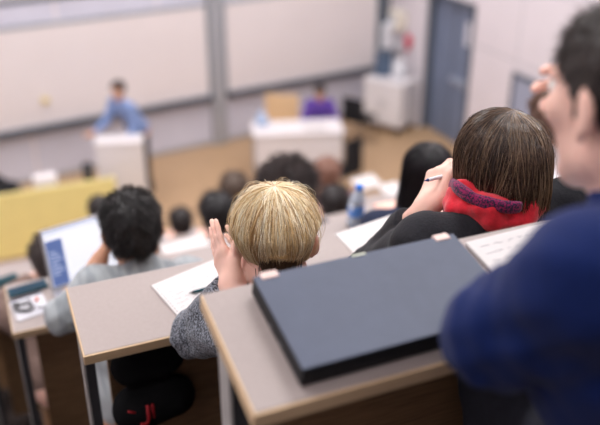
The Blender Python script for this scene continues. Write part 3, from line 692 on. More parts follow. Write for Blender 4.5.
# --- the man with the open laptop
f, u = head_dir(12, 14), upof(12, 14, -4)
hc = at(133, 231, 2.47)
eL = at(63, 316, 2.42); wL = at(99, 262, 2.50); dL = nrm(at(108, 240, 2.53)-wL)
dark = hair_short([(24, 20, 22), (34, 28, 28), (44, 36, 34), (18, 16, 18)], n=4600, length=.022, thick=.013, h=.0055, rad=.0009, mess=.42)
person('dark-haired man in a grey shirt leaning on his hand before the open laptop', hips(.345, 2, -.33), rowf(2), hc, f, u, body=(.15, 1, 0),
       arms={'L': (eL, wL, dL, nrm(_r*.9+_h*.3), [(.7, .9, .5)]*4, {}), 'R': (np.array([.53, 2.06, Z0-1.60]), np.array([.42, 2.24, Z0-1.61]), (-.4, .9, 0), (0, 0, -1), CURL_REST, {})},
       hair=dark, hair_rough=.45, top=GREYSH, top_name='shirt', legs=PALEGREY, shoes=SHOEM, h=.006, hs=1., s=.92, sleeve=1.06, nb=hc-u*.115-np.array([0, .05, 0]), shoulders={'L': at(95, 290, 2.42), 'R': at(188, 279, 2.60)}, skin=SKIN_TAN, wr=.006, collar='shirt')
seat(.345, 2, 'brown folding seat under the man with the open laptop')

# --- the woman with long black hair
f, u = head_dir(28, 10), upof(28, 10, 4)
blk = hair_long([(26, 22, 28), (36, 30, 36), (20, 18, 22)], n=2200, L=.42, zend=-.22, flare=.04, pole=(0, -.1, 1), grav=glocal(f, u), K=24, thick=.012, vol=.016, clumps=60, clump=.5, rad=.0011, seed=21, root=(24, 20, 25), h=.008)
hc = at(427, 176, 2.88)
person('woman with long black hair in dark navy clothes, beyond the raised fist', hips(hc[0]-.03, 2, -.34), rowf(2), hc, f, u, body=(.3, 1, 0), hair=blk, hair_rough=.3, arms=desk_arms(hc[0]-.03, 2), top=NAVY, legs=DARKT, shoes=SHOEM, h=.008, hs=.92, s=.9)
seat(hc[0]-.03, 2, 'brown folding seat under the woman with long black hair')

# --- listeners farther down, out of focus
def listener(label, px, py, D, k, deg, down, hair, top, skin=SKIN, hs=1., s=.97, h=.011, sl='', arms=None, tn='shirt'):
    f, u = head_dir(deg, down), upof(deg, down, 0); hc = atY(px, py, rowy(k)-.06); x = hc[0]; arms = desk_arms(x, k)
    person(label, np.array([x, rowy(k)-.33, rowf(k)+.563]), rowf(k), hc, f, u, body=(.1, 1, 0), hair=hair, top=top, top_name=tn, legs=DARKT, shoes=SHOEM, h=h, hs=hs, s=s, skin=skin, arms=arms)
    seat(x, k, 'brown folding seat under the '+sl)
hb = lambda sd, a=(24, 22, 26), b=(34, 30, 34): hair_short([a, b, a], n=900+sd, length=.026, thick=.013, h=.008, rad=.0014, mess=.6)
listener('black-haired person with a smooth round head behind the blonde woman\'s hands', 217, 216, 3.38, 4, 10, 12, hb(1), BLACKC, hs=1.07, s=.92, sl='black-haired person behind the pressed hands')
listener('person with a mass of dark curly hair, directly beyond the blonde head', 287, 197, 3.58, 3, 22, 10, hair_short([(58, 47, 48), (74, 60, 57), (44, 36, 38)], n=2600, length=.05, thick=.012, puff=.030, h=.008, rad=.0016, mess=.9, curl=.010), NAVY, s=.84, sl='curly-haired person')
listener('dark-haired person in a white shirt, small and blurred left of the pressed hands', 181, 224, 5.65, 6, 8, 14, hb(3, (40, 32, 32), (52, 42, 40)), WHITEC, sl='dark-haired person in white')
listener('person with greyish brown hair, far down between the pressed hands and the curly hair', 234, 192, 5.3, 5, 14, 10, hb(4, (92, 74, 62), (110, 90, 76)), mat('tan cloth', (190, 160, 130), .9), hs=1.05, sl='person with greyish brown hair')
listener('dark-haired person in blue plaid leaning low, left of the water bottle', 334, 207, 3.22, 4, 26, 20, hb(5, (36, 28, 30), (48, 38, 36)), PLAID, sl='person in blue plaid')
listener('person with thin reddish hair, blurred above the person in blue plaid', 327, 176, 5.1, 5, 26, 10, hb(6, (150, 108, 92), (168, 124, 104)), mat('mauve cloth', (120, 90, 100), .9), sl='person with reddish hair')
listener('dark-haired person half hidden between the open laptop screen and the dark-haired man', 101, 213, 4.7, 5, 0, 10, hb(7, (42, 36, 36), (54, 46, 44)), NAVY, hs=.85, sl='person beyond the laptop screen')
listener('brown-haired person in a taupe top hidden behind the left edge of the laptop', 54, 262, 3.25, 3, 0, 14, hb(8, (62, 52, 50), (76, 64, 58)), mat('taupe cloth', (120, 100, 92), .9), sl='person behind the laptop\'s left edge')
listener('person in a white shirt half hidden between the brown hair and the blue man', 552, 119, 2.75, 2, 30, 4, hb(9, (110, 80, 66), (130, 96, 80)), WHITEC, hs=.98, sl='person in white between two heads')

# --- the presenter behind the white lectern
g = np.array([0, 0, 0.]); ft = atZ(146, 193, 0)+np.array([0.01, .08, 0])
hc = atY(118, 91, ft[1]-.12); hipc = np.array([ft[0]-.01, ft[1], .93]); b = nrm(np.array([-.9, -.5, 0])); rt = np.array([b[1], -b[0], 0])
nb_ = hc-UP*.145-b*.03
ar = {'R': (nb_+rt*.20-UP*.30+b*.12, nb_+rt*.14-UP*.36+b*.40, nrm(b+rt*.1), (0, 0, -1), CURL_OPEN, {}), 'L': (nb_-rt*.21-UP*.33-b*.02, nb_-rt*.19-UP*.52+b*.16, b, (0, 0, -1), CURL_REST, {})}
kn = {'L': np.array([ft[0], ft[1], .5])-rt*.09+b*.02, 'R': np.array([ft[0], ft[1], .5])+rt*.09+b*.02}
an = {q: np.array([kn[q][0], kn[q][1], .085])-b*.03 for q in 'LR'}
person('presenter in a light blue shirt standing behind the white lectern, reaching sideways', hipc, 0, hc, nrm(np.array([-.55, -1, -.1])), UP, body=b, s=.9, arms=ar, knees=kn, ankles=an, nb=nb_, hair=hb(10, (26, 23, 25), (36, 31, 32)), top=SKYB, top_name='shirt', legs=BLACKC, shoes=SHOEM, h=.012, skin=SKIN_TAN, sleeve=1.9, collar='shirt')
# --- the person in purple seated behind the white table
hc = atZ(320, 93, 1.06); b = nrm(np.array([-.35, -1, 0])); rt = np.array([b[1], -b[0], 0]); nb_ = hc-UP*.14-b*.07
ar = {q: (nb_+rt*e*.25-UP*.28+b*.14, nb_+rt*e*.06-UP*.32+b*.34, nrm(b-rt*e*.7), (0, 0, -1), CURL_REST, {}) for q, e in (('L', -1), ('R', 1))}
person('person in a purple shirt sitting behind the white table, hands on the table', np.array([hc[0], hc[1], .575])-b*.10, 0, hc, nrm(b-UP*.35), UP, body=b, arms=ar, nb=nb_, hair=hb(11, (28, 24, 27), (38, 32, 34)), top=PURPLE, top_name='shirt', legs=DARKT, shoes=SHOEM, h=.012, skin=SKIN_TAN, s=.86, hs=.95)
PURP_HC, PURP_B = hc, b
# ------------------------------------------------------------------ things on the desks
PAPER = mat('writing paper', (212, 208, 208), .8, var=.02, scale=8)
PLASTB = mat('black laptop plastic', (17, 18, 22), .6, var=.1, scale=90, bump=.05)
LIDM = mat('slate laptop lid', (70, 78, 98), .5, var=.05, scale=40, spec=.45)
# closed laptop on the nearest desk
base = desk_px(0, 250, 287, 0); fl, fr_, nl_, = desk_px(0, 251, 275.5, .037), desk_px(0, 451, 236, .037), desk_px(0, 306.4, 360, .037)
W_ = np.linalg.norm(fr_-fl); ax = nrm(fr_-fl); D_ = .20
rz = math.atan2(ax[1]/math.cos(TILT), ax[0]); ctr = (fl+fr_)/2+(nl_-fl)/2
t = empty('laptop', (0, 0, 0), 'closed black laptop with a slate grey lid on the nearest desk', 'laptop')
p_ = (ctr-np.array([0, -math.sin(TILT), math.cos(TILT)])*.0365); lay(t, 0, p_+np.array([-.002, -.005, -.001]), rz+R(1.5))
w, d = W_/2+.004, np.linalg.norm(nl_-fl)/2+.006
m_ = MB(); m_.box(-w, w, -d, d, .003, .024, .003); m_.build('base', PLASTB, t)
m_ = MB(); m_.box(-w, w, -d, d, .0246, .0355, .003); m_.box(-w+.0012, w-.0012, -d+.0012, d-.0012, .0345, .037, .0024, mi=1); m_.build('lid', [PLASTB, LIDM], t)
for sx in (-1, 1):
    m_ = MB(); m_.box(sx*(w-.026)-.014, sx*(w-.026)+.014, d-.012, d+.004, .026, .0385, .002); o = m_.build('hinge', mat('pale hinge cover', (206, 182, 176), .4, metal=.3), t)
    for sy in (-1, 1):
        m_ = MB(); m_.lathe([(.007, 0), (.007, .0035)], 12, Matrix.Translation((sx*(w-.03), sy*(d-.03), 0))); m_.build('foot', PLASTB, t)
m_ = MB(); m_.box(-w-.0006, -w+.001, -.03, -.015, .009, .014, 0); m_.box(-w-.0006, -w+.001, .01, .022, .009, .014, 0); m_.build('port', mat('grey metal port', (90, 92, 98), .4, metal=.6), t)
m_ = MB(); m_.box(-.012, .012, d-.006, d-.001, .0366, .0382, .0008); m_.build('latch', mat('pale latch', (190, 196, 180), .5), t)
# open laptop before the dark-haired man
SIL = mat('silver laptop shell', (186, 186, 192), .35, metal=.5, var=.02)
bl, br = desk_px(2, 61, 291), desk_px(2, 127, 269)
ax = nrm(br-bl); c_ = (bl+br)/2; rz = math.atan2(ax[1]/math.cos(TILT), ax[0])
t = empty('laptop', (0, 0, 0), 'open laptop with a lit white screen before the dark-haired man', 'laptop'); lay(t, 2, c_-np.array([0, .0, 0]), rz)
w = .152; M_ = Matrix.Translation((0, .0, .012)) @ Matrix.Rotation(R(-14), 4, 'X')
m_ = MB(); m_.box(-w, w, -.17, 0, .0006, .014, .003); b_ = m_.build('base', SIL, t)
m_ = MB()
for r_ in range(5):
    for q in range(13): m_.box(-w+.018+q*.0208, -w+.036+q*.0208, -.045-r_*.019, -.029-r_*.019, .014, .0158, .001)
m_.build('keyboard', mat('dark keys', (50, 52, 58), .5), t)
m_ = MB(); m_.box(-w, w, -.004, .006, 0, .228, .003, M_); m_.build('screen_lid', SIL, t)
SCR = mat('lit white screen', (236, 240, 250), .3, var=0, emit=.65); SCRB = mat('lit blue sidebar', (92, 112, 164), .3, var=0, emit=.6); SCRG = mat('lit grey bar', (196, 206, 226), .3, var=0, emit=.8)
m_ = MB(); m_.box(-w+.008, w-.008, -.0052, -.0042, .012, .220, 0, M_); d_ = m_.build('display', SCR, t)
m_ = MB(); m_.box(-w+.010, -w+.066, -.0058, -.0052, .014, .186, 0, M_); m_.build('sidebar', SCRB, d_)
m_ = MB(); m_.box(-w+.010, w-.010, -.0058, -.0052, .207, .218, 0, M_); m_.build('title_bar', SCRG, d_)
m_ = MB()
for i in range(7): m_.box(-w+.016, -w+.04+.018*((i*7) % 3)/2, -.0062, -.0058, .140-i*.014, .143-i*.014, 0, M_)
m_.build('menu_line', SCRG, d_)
# sheets and notebooks
def scribble(m_, x0, x1, y, z, seed, amp=.0022):
    r = random.Random(seed); pts = []; x = x0
    while x < x1:
        pts.append((x, y+r.uniform(-amp, amp), z)); x += r.uniform(.0015, .0035)
        if r.random() < .14 and len(pts) > 2: m_.tube(pts, .00035, 3); pts = []; x += .006
    if len(pts) > 2: m_.tube(pts, .00035, 3)
INK = mat('grey ink', (110, 112, 124), .8); BLUEINK = mat('blue black ink', (132, 136, 152), .8)
def sheet(name, k, p, rz, w, d, label, cat, lines=9, thick=.002, group=None, up=.0002, fill=.85, parent_tab=False):
    t = empty(name, (0, 0, 0), label, cat, group); lay(t, k, p, rz, up)
    m_ = MB(); m_.box(-w/2, w/2, -d/2, d/2, 0, thick, .0004); m_.build('page', PAPER, t)
    if lines:
        m_ = MB()
        for i in range(lines): scribble(m_, -w*.40, w*(.40-.25*((i*5) % 3)/2)*fill, d*.40-i*d*.8/lines, thick+.0002, i+hash(name) % 97 if False else i*3+lines)
        m_.build('handwriting', INK, t)
    return t
# ring-punched pad of the blonde woman: left edge runs (155,285)-(190,311)
q = [desk_px(1, x, y) for x, y in ((161, 285), (211, 264), (246, 296), (196, 312))]
t = sheet('writing_pad', 1, (q[0]+q[1]+q[2]+q[3])/4, math.atan2(*(q[1]-q[0])[1::-1]), .21, .155, 'white ring-punched writing pad under the blonde woman\'s hands', 'pad', lines=8, thick=.004)
m_ = MB()
for i in range(14): m_.lathe([(.0022, .0040), (.0022, .0043)], 8, Matrix.Translation((-.098, -.068+i*.0105, 0)))
m_.build('punched_holes', mat('shadowy hole grey', (150, 148, 152), .8), t)
def pen(k, a, b, label, body, cap, group=None, world=None):
    a, b = (np.asarray(a), np.asarray(b)); dirv = nrm(b-a); L = np.linalg.norm(b-a)
    t = empty('pen', tuple(a), label, 'pen', group)
    Mx = Vector(dirv).to_track_quat('Z', 'Y').to_matrix().to_4x4()
    m_ = MB(); m_.lathe([(.0038, .012), (.0042, .03), (.0042, L*.7), (.004, L*.72)], 12, Mx); m_.build('barrel', body, t)
    m_ = MB(); m_.lathe([(.0006, 0), (.0012, .004), (.0038, .0122)], 12, Mx); m_.build('tip', cap, t)
    m_ = MB(); m_.lathe([(.0044, L*.7), (.0046, L*.72), (.0044, L*.97), (.003, L)], 12, Mx); m_.box(-.0012, .0012, .0042, .0062, L*.72, L*.95, .0004, Mx); m_.build('cap', cap, t)
    return t
TEAL = mat('dark teal plastic', (30, 74, 84), .35); WPL = mat('white plastic', (224, 226, 232), .35); BPL = mat('blue plastic', (40, 96, 200), .3)
a, b = desk_px(1, 189, 293, .0090), desk_px(1, 221, 285, .0090)
pen(1, a, b, 'dark teal pen lying on the blonde woman\'s writing pad', TEAL, mat('black pen plastic', (30, 32, 36), .35))
a = at(424, 181, 1.66); b = at(456, 173, 1.72)
pen(1, a, b, 'white and blue pen held in the brown-haired woman\'s fist', WPL, mat('navy pen plastic', (50, 70, 120), .35))
# papers beside the brown-haired woman
q = [desk_px(1, x, y) for x, y in ((343, 240), (395, 222), (412, 236), (366, 253))]
sheet('paper_sheet', 1, sum(q)/4, math.atan2(*(q[1]-q[0])[1::-1]), .21, .135, 'white sheet between the bottle and the brown-haired woman\'s elbow', 'paper', lines=7)
# the open notebook right of the closed laptop
q = [desk_px(0, x, y) for x, y in ((465, 247), (535, 222), (575, 250), (490, 272))]
t = empty('notebook', (0, 0, 0), 'open white notebook with handwriting between the closed laptop and the blue sleeve', 'notebook')
lay(t, 0, on_desk(0, .874, .122), R(2), .0003)
for sx in (-1, 1):
    m_ = MB(); m_.box(min(0, sx*.152), max(0, sx*.152), -.105, .105, .0, .007, .002); pg = m_.build('page', PAPER, t)
    m_ = MB()
    for i in range(6): scribble(m_, sx*.076-.06, sx*.076+.06-.04*((i*4) % 3)/2,   .085-i*.019, .0072, i+40+sx)
    m_.build('handwriting', BLUEINK, pg)
# water bottle
CLEAR = mat('clear bottle plastic', (222, 232, 244), .15, var=0, trans=.45, ior=1.25, spec=.5)
p = desk_px(2, 354, 225); p[2] = on_desk(2, p[0], (p[1]-rowy(2))/math.cos(TILT))[2]
t = empty('water_bottle', tuple(p), 'clear plastic water bottle with a blue cap and blue label', 'bottle'); lay(t, 2, p, 0, .001)
m_ = MB(); m_.lathe([(.024, 0), (.031, .004), (.032, .02), (.030, .045), (.032, .06), (.032, .115), (.029, .135), (.018, .158), (.0125, .166), (.0125, .176)], 28); m_.build('bottle_body', CLEAR, t)
m_ = MB(); m_.lathe([(.0145, .172), (.0150, .175), (.0150, .190), (.013, .192)], 20); m_.build('cap', mat('blue bottle cap', (44, 118, 214), .35), t)
LAB = two_tone('blue and white label', (90, 150, 232), (222, 232, 248), 16, rough=.4, contrast=(.5, .52), bump=0)
m_ = MB(); m_.lathe([(.0327, .058), (.0327, .112)], 28, cap=False); m_.build('label', LAB, t)
m_ = MB(); m_.lathe([(.022, .003), (.0295, .006), (.030, .02), (.028, .045), (.030, .06), (.030, .085)], 24); m_.build('water', mat('water', (206, 226, 246), .05, trans=.5, ior=1.1, var=0), t)
# clear pouch with earphones, phone and pens on the third desk's left end
p = desk_px(2, 30, 309); t = empty('clear_pouch', (0, 0, 0), 'clear zip pouch of cables and small things on the left desk end', 'pouch'); lay(t, 2, on_desk(2, .040, .105), R(10), .0006)
m_ = MB(); m_.box(-.055, .055, -.05, .05, 0, .004, .0015); m_.build('pouch_film', mat('pale pouch film', (206, 206, 214), .25, var=.08, scale=60, bump=.5), t)
m_ = MB(); m_.box(-.056, .056, .047, .055, .001, .007, .002); m_.build('zip', mat('navy zip', (30, 40, 66), .5), t)
r_ = random.Random(3)
for i in range(3):
    pts = [(-.02+.028*math.cos(a*(1.2+.2*i)+i)+r_.uniform(-.006, .006), .0+.024*math.sin(a*1.1+i*.7), .008+i*.003+.002*math.sin(a*3)) for a in np.linspace(0, 7, 36)]
    m_ = MB(); m_.tube(pts, .0022, 6); m_.build('cable', (mat('black cable', (28, 28, 32), .5), mat('white cable', (226, 226, 230), .5), mat('black cable', (28, 28, 32), .5))[i], t)
m_ = MB(); m_.box(.022, .05, -.03, -.004, .004, .018, .005); m_.build('charger', WPL, t)
m_ = MB(); m_.lathe([(.006, .004), (.007, .010), (.004, .014)], 12, Matrix.Translation((.03, .018, 0))); m_.build('orange_cap', mat('orange plastic', (222, 104, 60), .4), t)
t = empty('phone', (0, 0, 0), 'dark teal phone lying beside the clear pouch on the left desk end', 'phone'); lay(t, 2, on_desk(2, .045, .195), R(8), .0006)
m_ = MB(); m_.box(-.066, .066, -.022, .022, 0, .010, .004); m_.build('case', TEAL, t)
m_ = MB(); m_.box(-.060, .060, -.018, .018, .0098, .0106, .0003); m_.build('glass_front', mat('dark phone glass', (40, 66, 84), .1, spec=.6), t)
sheet('paper_sheet', 3, on_desk(3, .02, .10), R(6), .20, .14, 'blurred white sheet at the left picture edge, on the fourth desk', 'paper', lines=0)
t = empty('pencil_case', (0, 0, 0), 'dark teal pencil case on the desk at the left picture edge', 'pencil case'); lay(t, 3, on_desk(3, -.06, .19), R(12), .0003)
m_ = MB(); m_.box(-.09, .09, -.02, .02, 0, .035, .012); m_.build('pouch', TEAL, t)
m_ = MB(); m_.box(-.08, .08, -.003, .003, .0345, .037, .001); m_.build('zip', mat('navy zip', (30, 40, 66), .5), t)
# white papers on the desks farther down
for k, px, py, w, d, lab in ((3, 187, 251, .22, .15, 'white papers spread before the black-haired person, left of the pressed hands'), (6, 366, 183, .24, .18, 'white papers far down, directly behind the water bottle\'s cap'), (5, 392, 190, .17, .15, 'white papers far down beside the long black hair'), (2, 388, 207, .0, .0, '')):
    if w: p = desk_px(k, px, py); sheet('paper_sheet', k, p, R(8), w, d, lab, 'paper', lines=0, thick=.012, group=None)
# black bag with red lettering on the shelf floor under the second desk
t = empty('hanging_backpack', (.285, 1.66, rowz(1)-.33), 'black backpack with red marks hanging from a hook under the second desk', 'bag', rz=.15)
F = Field((-.12, -.1, 0), (.12, .1, .3), .006); F.cone((-.05, 0, .06), (.05, 0, .06), .058, .058, .02); F.cone((-.045, .005, .19), (.045, .005, .19), .05, .05, .05); F.cone((-.04, -.045, .075), (.04, -.045, .075), .035, .035, .015); F.rough(lambda P: .004*vnoise(P, 40, 41)); F.halfspace((0, 0, .004), (0, 0, -1))
link('bag_body', F.mesh('bag_body'), mat('black nylon', (20, 20, 22), .95, bump=.2, spec=.1), t)
m_ = MB(); m_.tube([(-.02, .01, .225), (-.015, .01, .295), (.015, .01, .295), (.02, .01, .225)], .005, 8); m_.build('handle', BLACKC, t)
RED = mat('red print', (160, 26, 36), .6)
m_ = MB(); m_.tube([(.018, -.082, .12), (.018, -.084, .08), (.014, -.084, .070), (.006, -.084, .066), (-.003, -.084, .072)], .0045, 6); m_.tube([(.032, -.078, .115), (.032, -.082, .075)], .004, 6); m_.tube([(-.032, -.078, .12), (-.014, -.083, .112)], .003, 6); m_.build('red_lettering', RED, t, M=Matrix.Translation((-.060, .006, .0)))

# ------------------------------------------------------------------ the stage
WFURN = mat('white furniture laminate', (230, 226, 228), .45, var=.015)
YEL = mat('yellow counter laminate', (246, 232, 158), .5, var=.03, scale=6)
# long yellow counter at the front left
t = empty('yellow_counter', (-.3, 9.2, 0), 'long counter with a plain yellow front at the far left', 'counter')
m_ = MB(); m_.box(-2.3, 1.36, 9.0, 9.04, .03, .86, .004); m_.build('front_panel', YEL, t, world=True)
m_ = MB(); m_.box(-2.3, 1.35, 9.04, 9.55, .59, .62, .004); m_.build('countertop', WFURN, t, world=True)
for x in (-2.28, 1.32): m_ = MB(); m_.box(x, x+.03, 9.04, 9.5, 0, .59, .003); m_.build('side_panel', YEL, t, world=True)
t = empty('laptop_bag', (.0, 9.25, .622), 'black bag lying on the yellow counter at the left picture edge', 'bag')
F = Field((-.35, -.15, 0), (.35, .15, .50), .012); F.cone((-.25, 0, .17), (.16, 0, .17), .13, .13, .03); F.cone((-.2, 0, .33), (.08, .02, .31), .085, .06, .03); F.rough(lambda P: .008*vnoise(P, 22, 51)); F.halfspace((0, 0, .003), (0, 0, -1))
link('bag_body', F.mesh('bag_body'), BLACKC, t); m_ = MB(); m_.tube([(-.15, -.0, .39), (-.12, -.0, .46), (-.04, -.0, .46), (-.01, -.0, .39)], .01, 8); m_.build('handle', BLACKC, t)
p = atY(46, 184, 9.15); t = empty('paper_box', (p[0], 9.17, .622), 'small white box standing on the yellow counter', 'box')
m_ = MB(); m_.box(-.13, .13, -.09, .09, 0, .30, .004); m_.build('box_body', WFURN, t); m_ = MB(); m_.box(-.133, .133, -.093, .093, .295, .325, .004); m_.build('lid', WFURN, t)
p = atY(88, 172, 9.3); t = empty('desk_speaker', (p[0], 9.3, .622), 'small dark loudspeaker on the yellow counter beside the white lectern', 'speaker')
m_ = MB(); m_.box(-.055, .055, -.05, .05, 0, .35, .012); m_.build('cabinet', BLACKC, t); m_ = MB(); m_.lathe([(.04, 0), (.036, .006), (.01, .002)], 16, T(0, -.05, .28, 0, R(90))); m_.build('cone', DGREY, t)
# white lectern
a, b = atZ(93, 137, 1.1), atZ(142, 135, 1.1); c_ = (a+b)/2; w = np.linalg.norm(b-a)/2; rz = math.atan2(b[1]-a[1], b[0]-a[0])
t = empty('lectern', (c_[0], c_[1]+.0, 0), 'tall plain white lectern in front of the presenter', 'lectern', rz=rz)
m_ = MB(); m_.box(-w+.01, w-.01, -.02, .0,     .03, .99, .004); m_.build('front_panel', WFURN, t)
for sx in (-1, 1): m_ = MB(); m_.box(sx*(w-.02)-.012, sx*(w-.02)+.012, 0, .22, 0, .99, .004); m_.build('side_panel', WFURN, t)
m_ = MB(); m_.box(-w, w, -.03, .24, .99, 1.02, .005, Matrix.Rotation(R(0), 4, 'X')); m_.build('top', WFURN, t); m_ = MB(); m_.box(-w+.03, w-.03, 0, .2, .55, .57, .003); m_.build('shelf', WFURN, t)
# white table with a short front panel
fa, fb, ba = atZ(253, 136, .75), atZ(345, 132, .75), atZ(252, 122, .75); ax = nrm(fb-fa); w = np.linalg.norm(fb-fa)/2; rz = math.atan2(ax[1], ax[0]); c_ = (fa+fb)/2
t = empty('table', (c_[0], c_[1], 0), 'white table with a short front panel on the stage, before the person in purple', 'table', rz=rz)
m_ = MB(); m_.box(-w, w, 0, .58, .72, .75, .004); m_.build('tabletop', WFURN, t); m_ = MB(); m_.box(-w+.03, w-.03, .02, .04, .30, .72, .003); m_.build('front_panel', WFURN, t)
for sx in (-1, 1):
    for y in (.05, .5): m_ = MB(); m_.box(sx*(w-.04)-.02, sx*(w-.04)+.02, y, y+.04, 0, .72, .003); m_.build('leg', GREY, t)
MT = T(c_[0], c_[1], 0, rz)
def on_table(x, y): return tuple(MT @ Vector((x, y, .75)))
t = empty('paper_stack', on_table(.25, .22), 'loose white papers on the white table under the purple sleeves', 'paper', rz=rz); m_ = MB()
for i in range(5): m_.box(-.15, .15, -.10, .10, i*.004, i*.004+.0035, .0005, Matrix.Rotation(.12*((i*7) % 5-2), 4, 'Z'))
m_.build('sheets', PAPER, t)
t = empty('blue_pouch', on_table(-w+.16, .40), 'pale blue bag on the left end of the white table', 'bag', rz=rz)
F = Field((-.12, -.1, 0), (.12, .1, .3), .01); F.cone((-.03, 0, .07), (.03, 0, .07), .075, .075, .02); F.cone((0, 0, .16), (0, 0, .19), .06, .035, .03); F.rough(lambda P: .006*vnoise(P, 30, 55)); F.halfspace((0, 0, .002), (0, 0, -1)); link('bag_body', F.mesh('bag_body'), mat('pale blue cloth', (176, 196, 226), .8), t)
m_ = MB(); m_.tube([(-.02, 0, .2), (-.015, 0, .26), (.015, 0, .26), (.02, 0, .2)], .006, 6); m_.build('handle', mat('pale blue cloth', (176, 196, 226), .8), t)
# chairs
def chair(name, x, y, rz, label, seatm, legm, sz=.45, bw=.21, bh=.40, btop=.92):
    t = empty(name, (x, y, 0), label, 'chair', rz=rz)
    m_ = MB(); m_.box(-bw, bw, -.21, .21, sz-.025, sz, .01); m_.build('seat', seatm, t)
    m_ = MB(); m_.box(-bw, bw, .20, .225, btop-bh, btop, .012, Matrix.Translation((0, .0, 0))); m_.build('backrest', seatm, t)
    for sx in (-1, 1):
        m_ = MB(); m_.tube([(sx*(bw-.03), .19, 0), (sx*(bw-.03), .20, sz), (sx*(bw-.03), .232, btop-.05)], .012, 8); m_.build('leg', legm, t)
        m_ = MB(); m_.tube([(sx*(bw-.03), -.19, 0), (sx*(bw-.03), -.18, sz-.02)], .012, 8); m_.build('leg', legm, t)
    return t
TANW = mat('tan plywood', (222, 190, 150), .5, var=.08, scale=10, stretch=(1, 1, 8))
p = at(284, 104, 11.95); chair('chair', p[0]-.05, p[1]+.05, math.atan2(PURP_B[1], PURP_B[0])+math.pi/2-.2, 'chair with a broad tan plywood back behind the white table', TANW, GREY, bw=.26, bh=.46, btop=.98)
chair('chair', PURP_HC[0]-PURP_B[0]*.13, PURP_HC[1]-PURP_B[1]*.13, math.atan2(PURP_B[1], PURP_B[0])+math.pi/2, 'chair under the person in purple', TANW, GREY, sz=.43, btop=.75, bh=.25)
p = atZ(341, 199, 0); chair('chair', p[0], p[1], R(200), 'black chair standing at the right end of the white table', BLACKC, LEG, bw=.17, bh=.5, btop=.95)
p = atZ(359, 142, 0); chair('chair', p[0], p[1], R(120), 'black chair between the white table and the white cabinet', BLACKC, LEG, bw=.2, bh=.4, btop=.8)
# white wheeled cabinet and what stands on and above it
A, B, C_ = atZ(364, 126, 0), atZ(393, 133, 0), atZ(409, 124, 0); c_ = B; ax = nrm(B-A); w = .72
rz = math.atan2(ax[1], ax[0])
t = empty('wheeled_cabinet', (B[0]-ax[0]*w/2+.22, B[1]-ax[1]*w/2-.08, 0), 'white cabinet on black castors in the far right corner', 'cabinet', rz=rz)
m_ = MB(); m_.box(-w/2, w/2, -.25, .25, .14, .84, .01); m_.build('body', WFURN, t); m_ = MB(); m_.box(-w/2-.02, w/2+.02, -.27, .27, .84, .875, .008); m_.build('top', WFURN, t)
for sx in (-1, 1):
    m_ = MB(); m_.box(min(sx*.005, sx*(w/2-.01)), max(sx*.005, sx*(w/2-.01)), -.262, -.25, .17, .82, .004); dd = m_.build('door', WFURN, t); m_ = MB(); m_.box(sx*.03-.006, sx*.03+.006, -.275, -.262, .45, .58, .003); m_.build('handle', GREY, dd)
    for y in (-.2, .2): m_ = MB(); m_.lathe([(.055, -.018), (.055, .018)], 16, T(sx*(w/2-.08), y, .055, 0, 0, R(90))); m_.box(sx*(w/2-.08)-.02, sx*(w/2-.08)+.02, y-.02, y+.02, .08, .14, .004); m_.build('castor', BLACKC, t)
MC = Matrix.Translation(t.location) @ Matrix.Rotation(rz, 4, 'Z')
def on_cab(x, y): return tuple(MC @ Vector((x, y, .875)))
t = empty('white_jug', on_cab(.12, .05), 'white rounded water jug on the white cabinet', 'jug'); m_ = MB(); m_.lathe([(.09, 0), (.11, .02), (.115, .16), (.08, .26), (.05, .29), (.055, .33)], 24); m_.build('jug_body', WPL, t); m_ = MB(); m_.tube([(.10, 0, .22), (.17, 0, .20), (.17, 0, .08), (.112, 0, .06)], .012, 8); m_.build('handle', WPL, t)
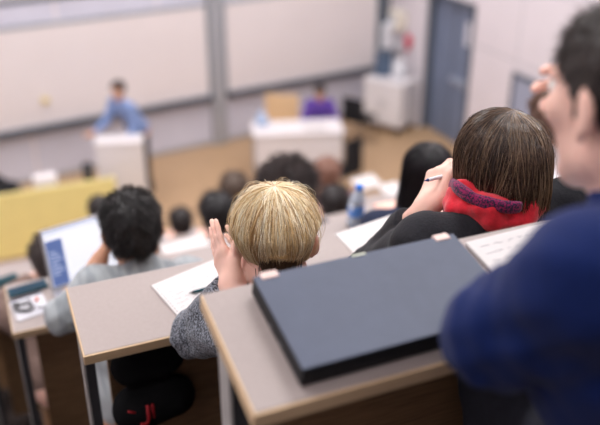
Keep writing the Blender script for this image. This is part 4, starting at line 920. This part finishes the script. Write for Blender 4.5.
t = empty('blue_carton', on_cab(-.20, .08), 'dark blue green carton at the left of the white cabinet\'s top', 'box'); m_ = MB(); m_.box(-.11, .11, -.1, .1, 0, .42, .005); m_.build('carton', mat('blue green carton', (88, 106, 130), .7), t); m_ = MB(); m_.box(-.112, .112, -.102, .102, .40, .425, .004); m_.build('lid', DGREY, t)
def wall_y(px, py, off=0): d = ray(px, py); return np.array([0, 0, Z0])+d*((XR-off)/d[0])
p = np.array(FO)+FWD*4.55; 
def on_front(px, py, off=.1): d = ray(px, py); o = np.array([0, 0, Z0]); return o+d*(((FO-FN*off-o)@FN)/(d@FN))
p = on_front(391, 36, .16); t = empty('towel_dispenser', tuple(p), 'white rounded paper towel dispenser on the far wall above the cabinet', 'dispenser', rz=AF)
m_ = MB(); m_.box(-.18, .16, -.10, .13, -.28, .24, .05); m_.build('housing', WPL, t); m_ = MB(); m_.box(-.12, .12, -.108, -.098, -.22, -.17, .004); m_.build('slot', GREY, t)
p = wall_y(397, 20, .10); t = empty('wall_box', tuple(p), 'small cream white box high on the right wall above the towel dispenser', 'box'); m_ = MB(); m_.box(-.10, .10, -.16, .16, -.16, .16, .02); m_.build('housing', mat('cream plastic', (232, 226, 212), .5), t); m_ = MB(); m_.box(-.105, -.098, -.1, .1, -.1, .1, .003); m_.build('cover', WPL, t)
p = wall_y(407, 41, .05); t = empty('fire_alarm', tuple(p), 'red round fire alarm bell on the right wall beside the door', 'alarm'); m_ = MB(); m_.lathe([(.05, 0), (.105, .01), (.10, .04), (.05, .07), (.0, .075)], 24, T(.05, 0, 0, 0, 0, R(-90))); m_.build('bell', mat('red alarm paint', (208, 44, 76), .4), t); m_ = MB(); m_.box(-.0, .05, -.05, .05, -.16, -.10, .006); m_.build('back_box', mat('red alarm paint', (208, 44, 76), .4), t)
p = on_front(391, 62, .16); t = empty('soap_dispenser', tuple(p), 'small white soap dispenser on the far wall under the towel dispenser', 'dispenser', rz=AF); m_ = MB(); m_.box(-.07, .07, -.04, .13, -.13, .13, .03); m_.build('housing', WPL, t); m_ = MB(); m_.box(-.04, .04, -.055, -.03, -.12, -.06, .006); m_.build('lever', GREY, t)
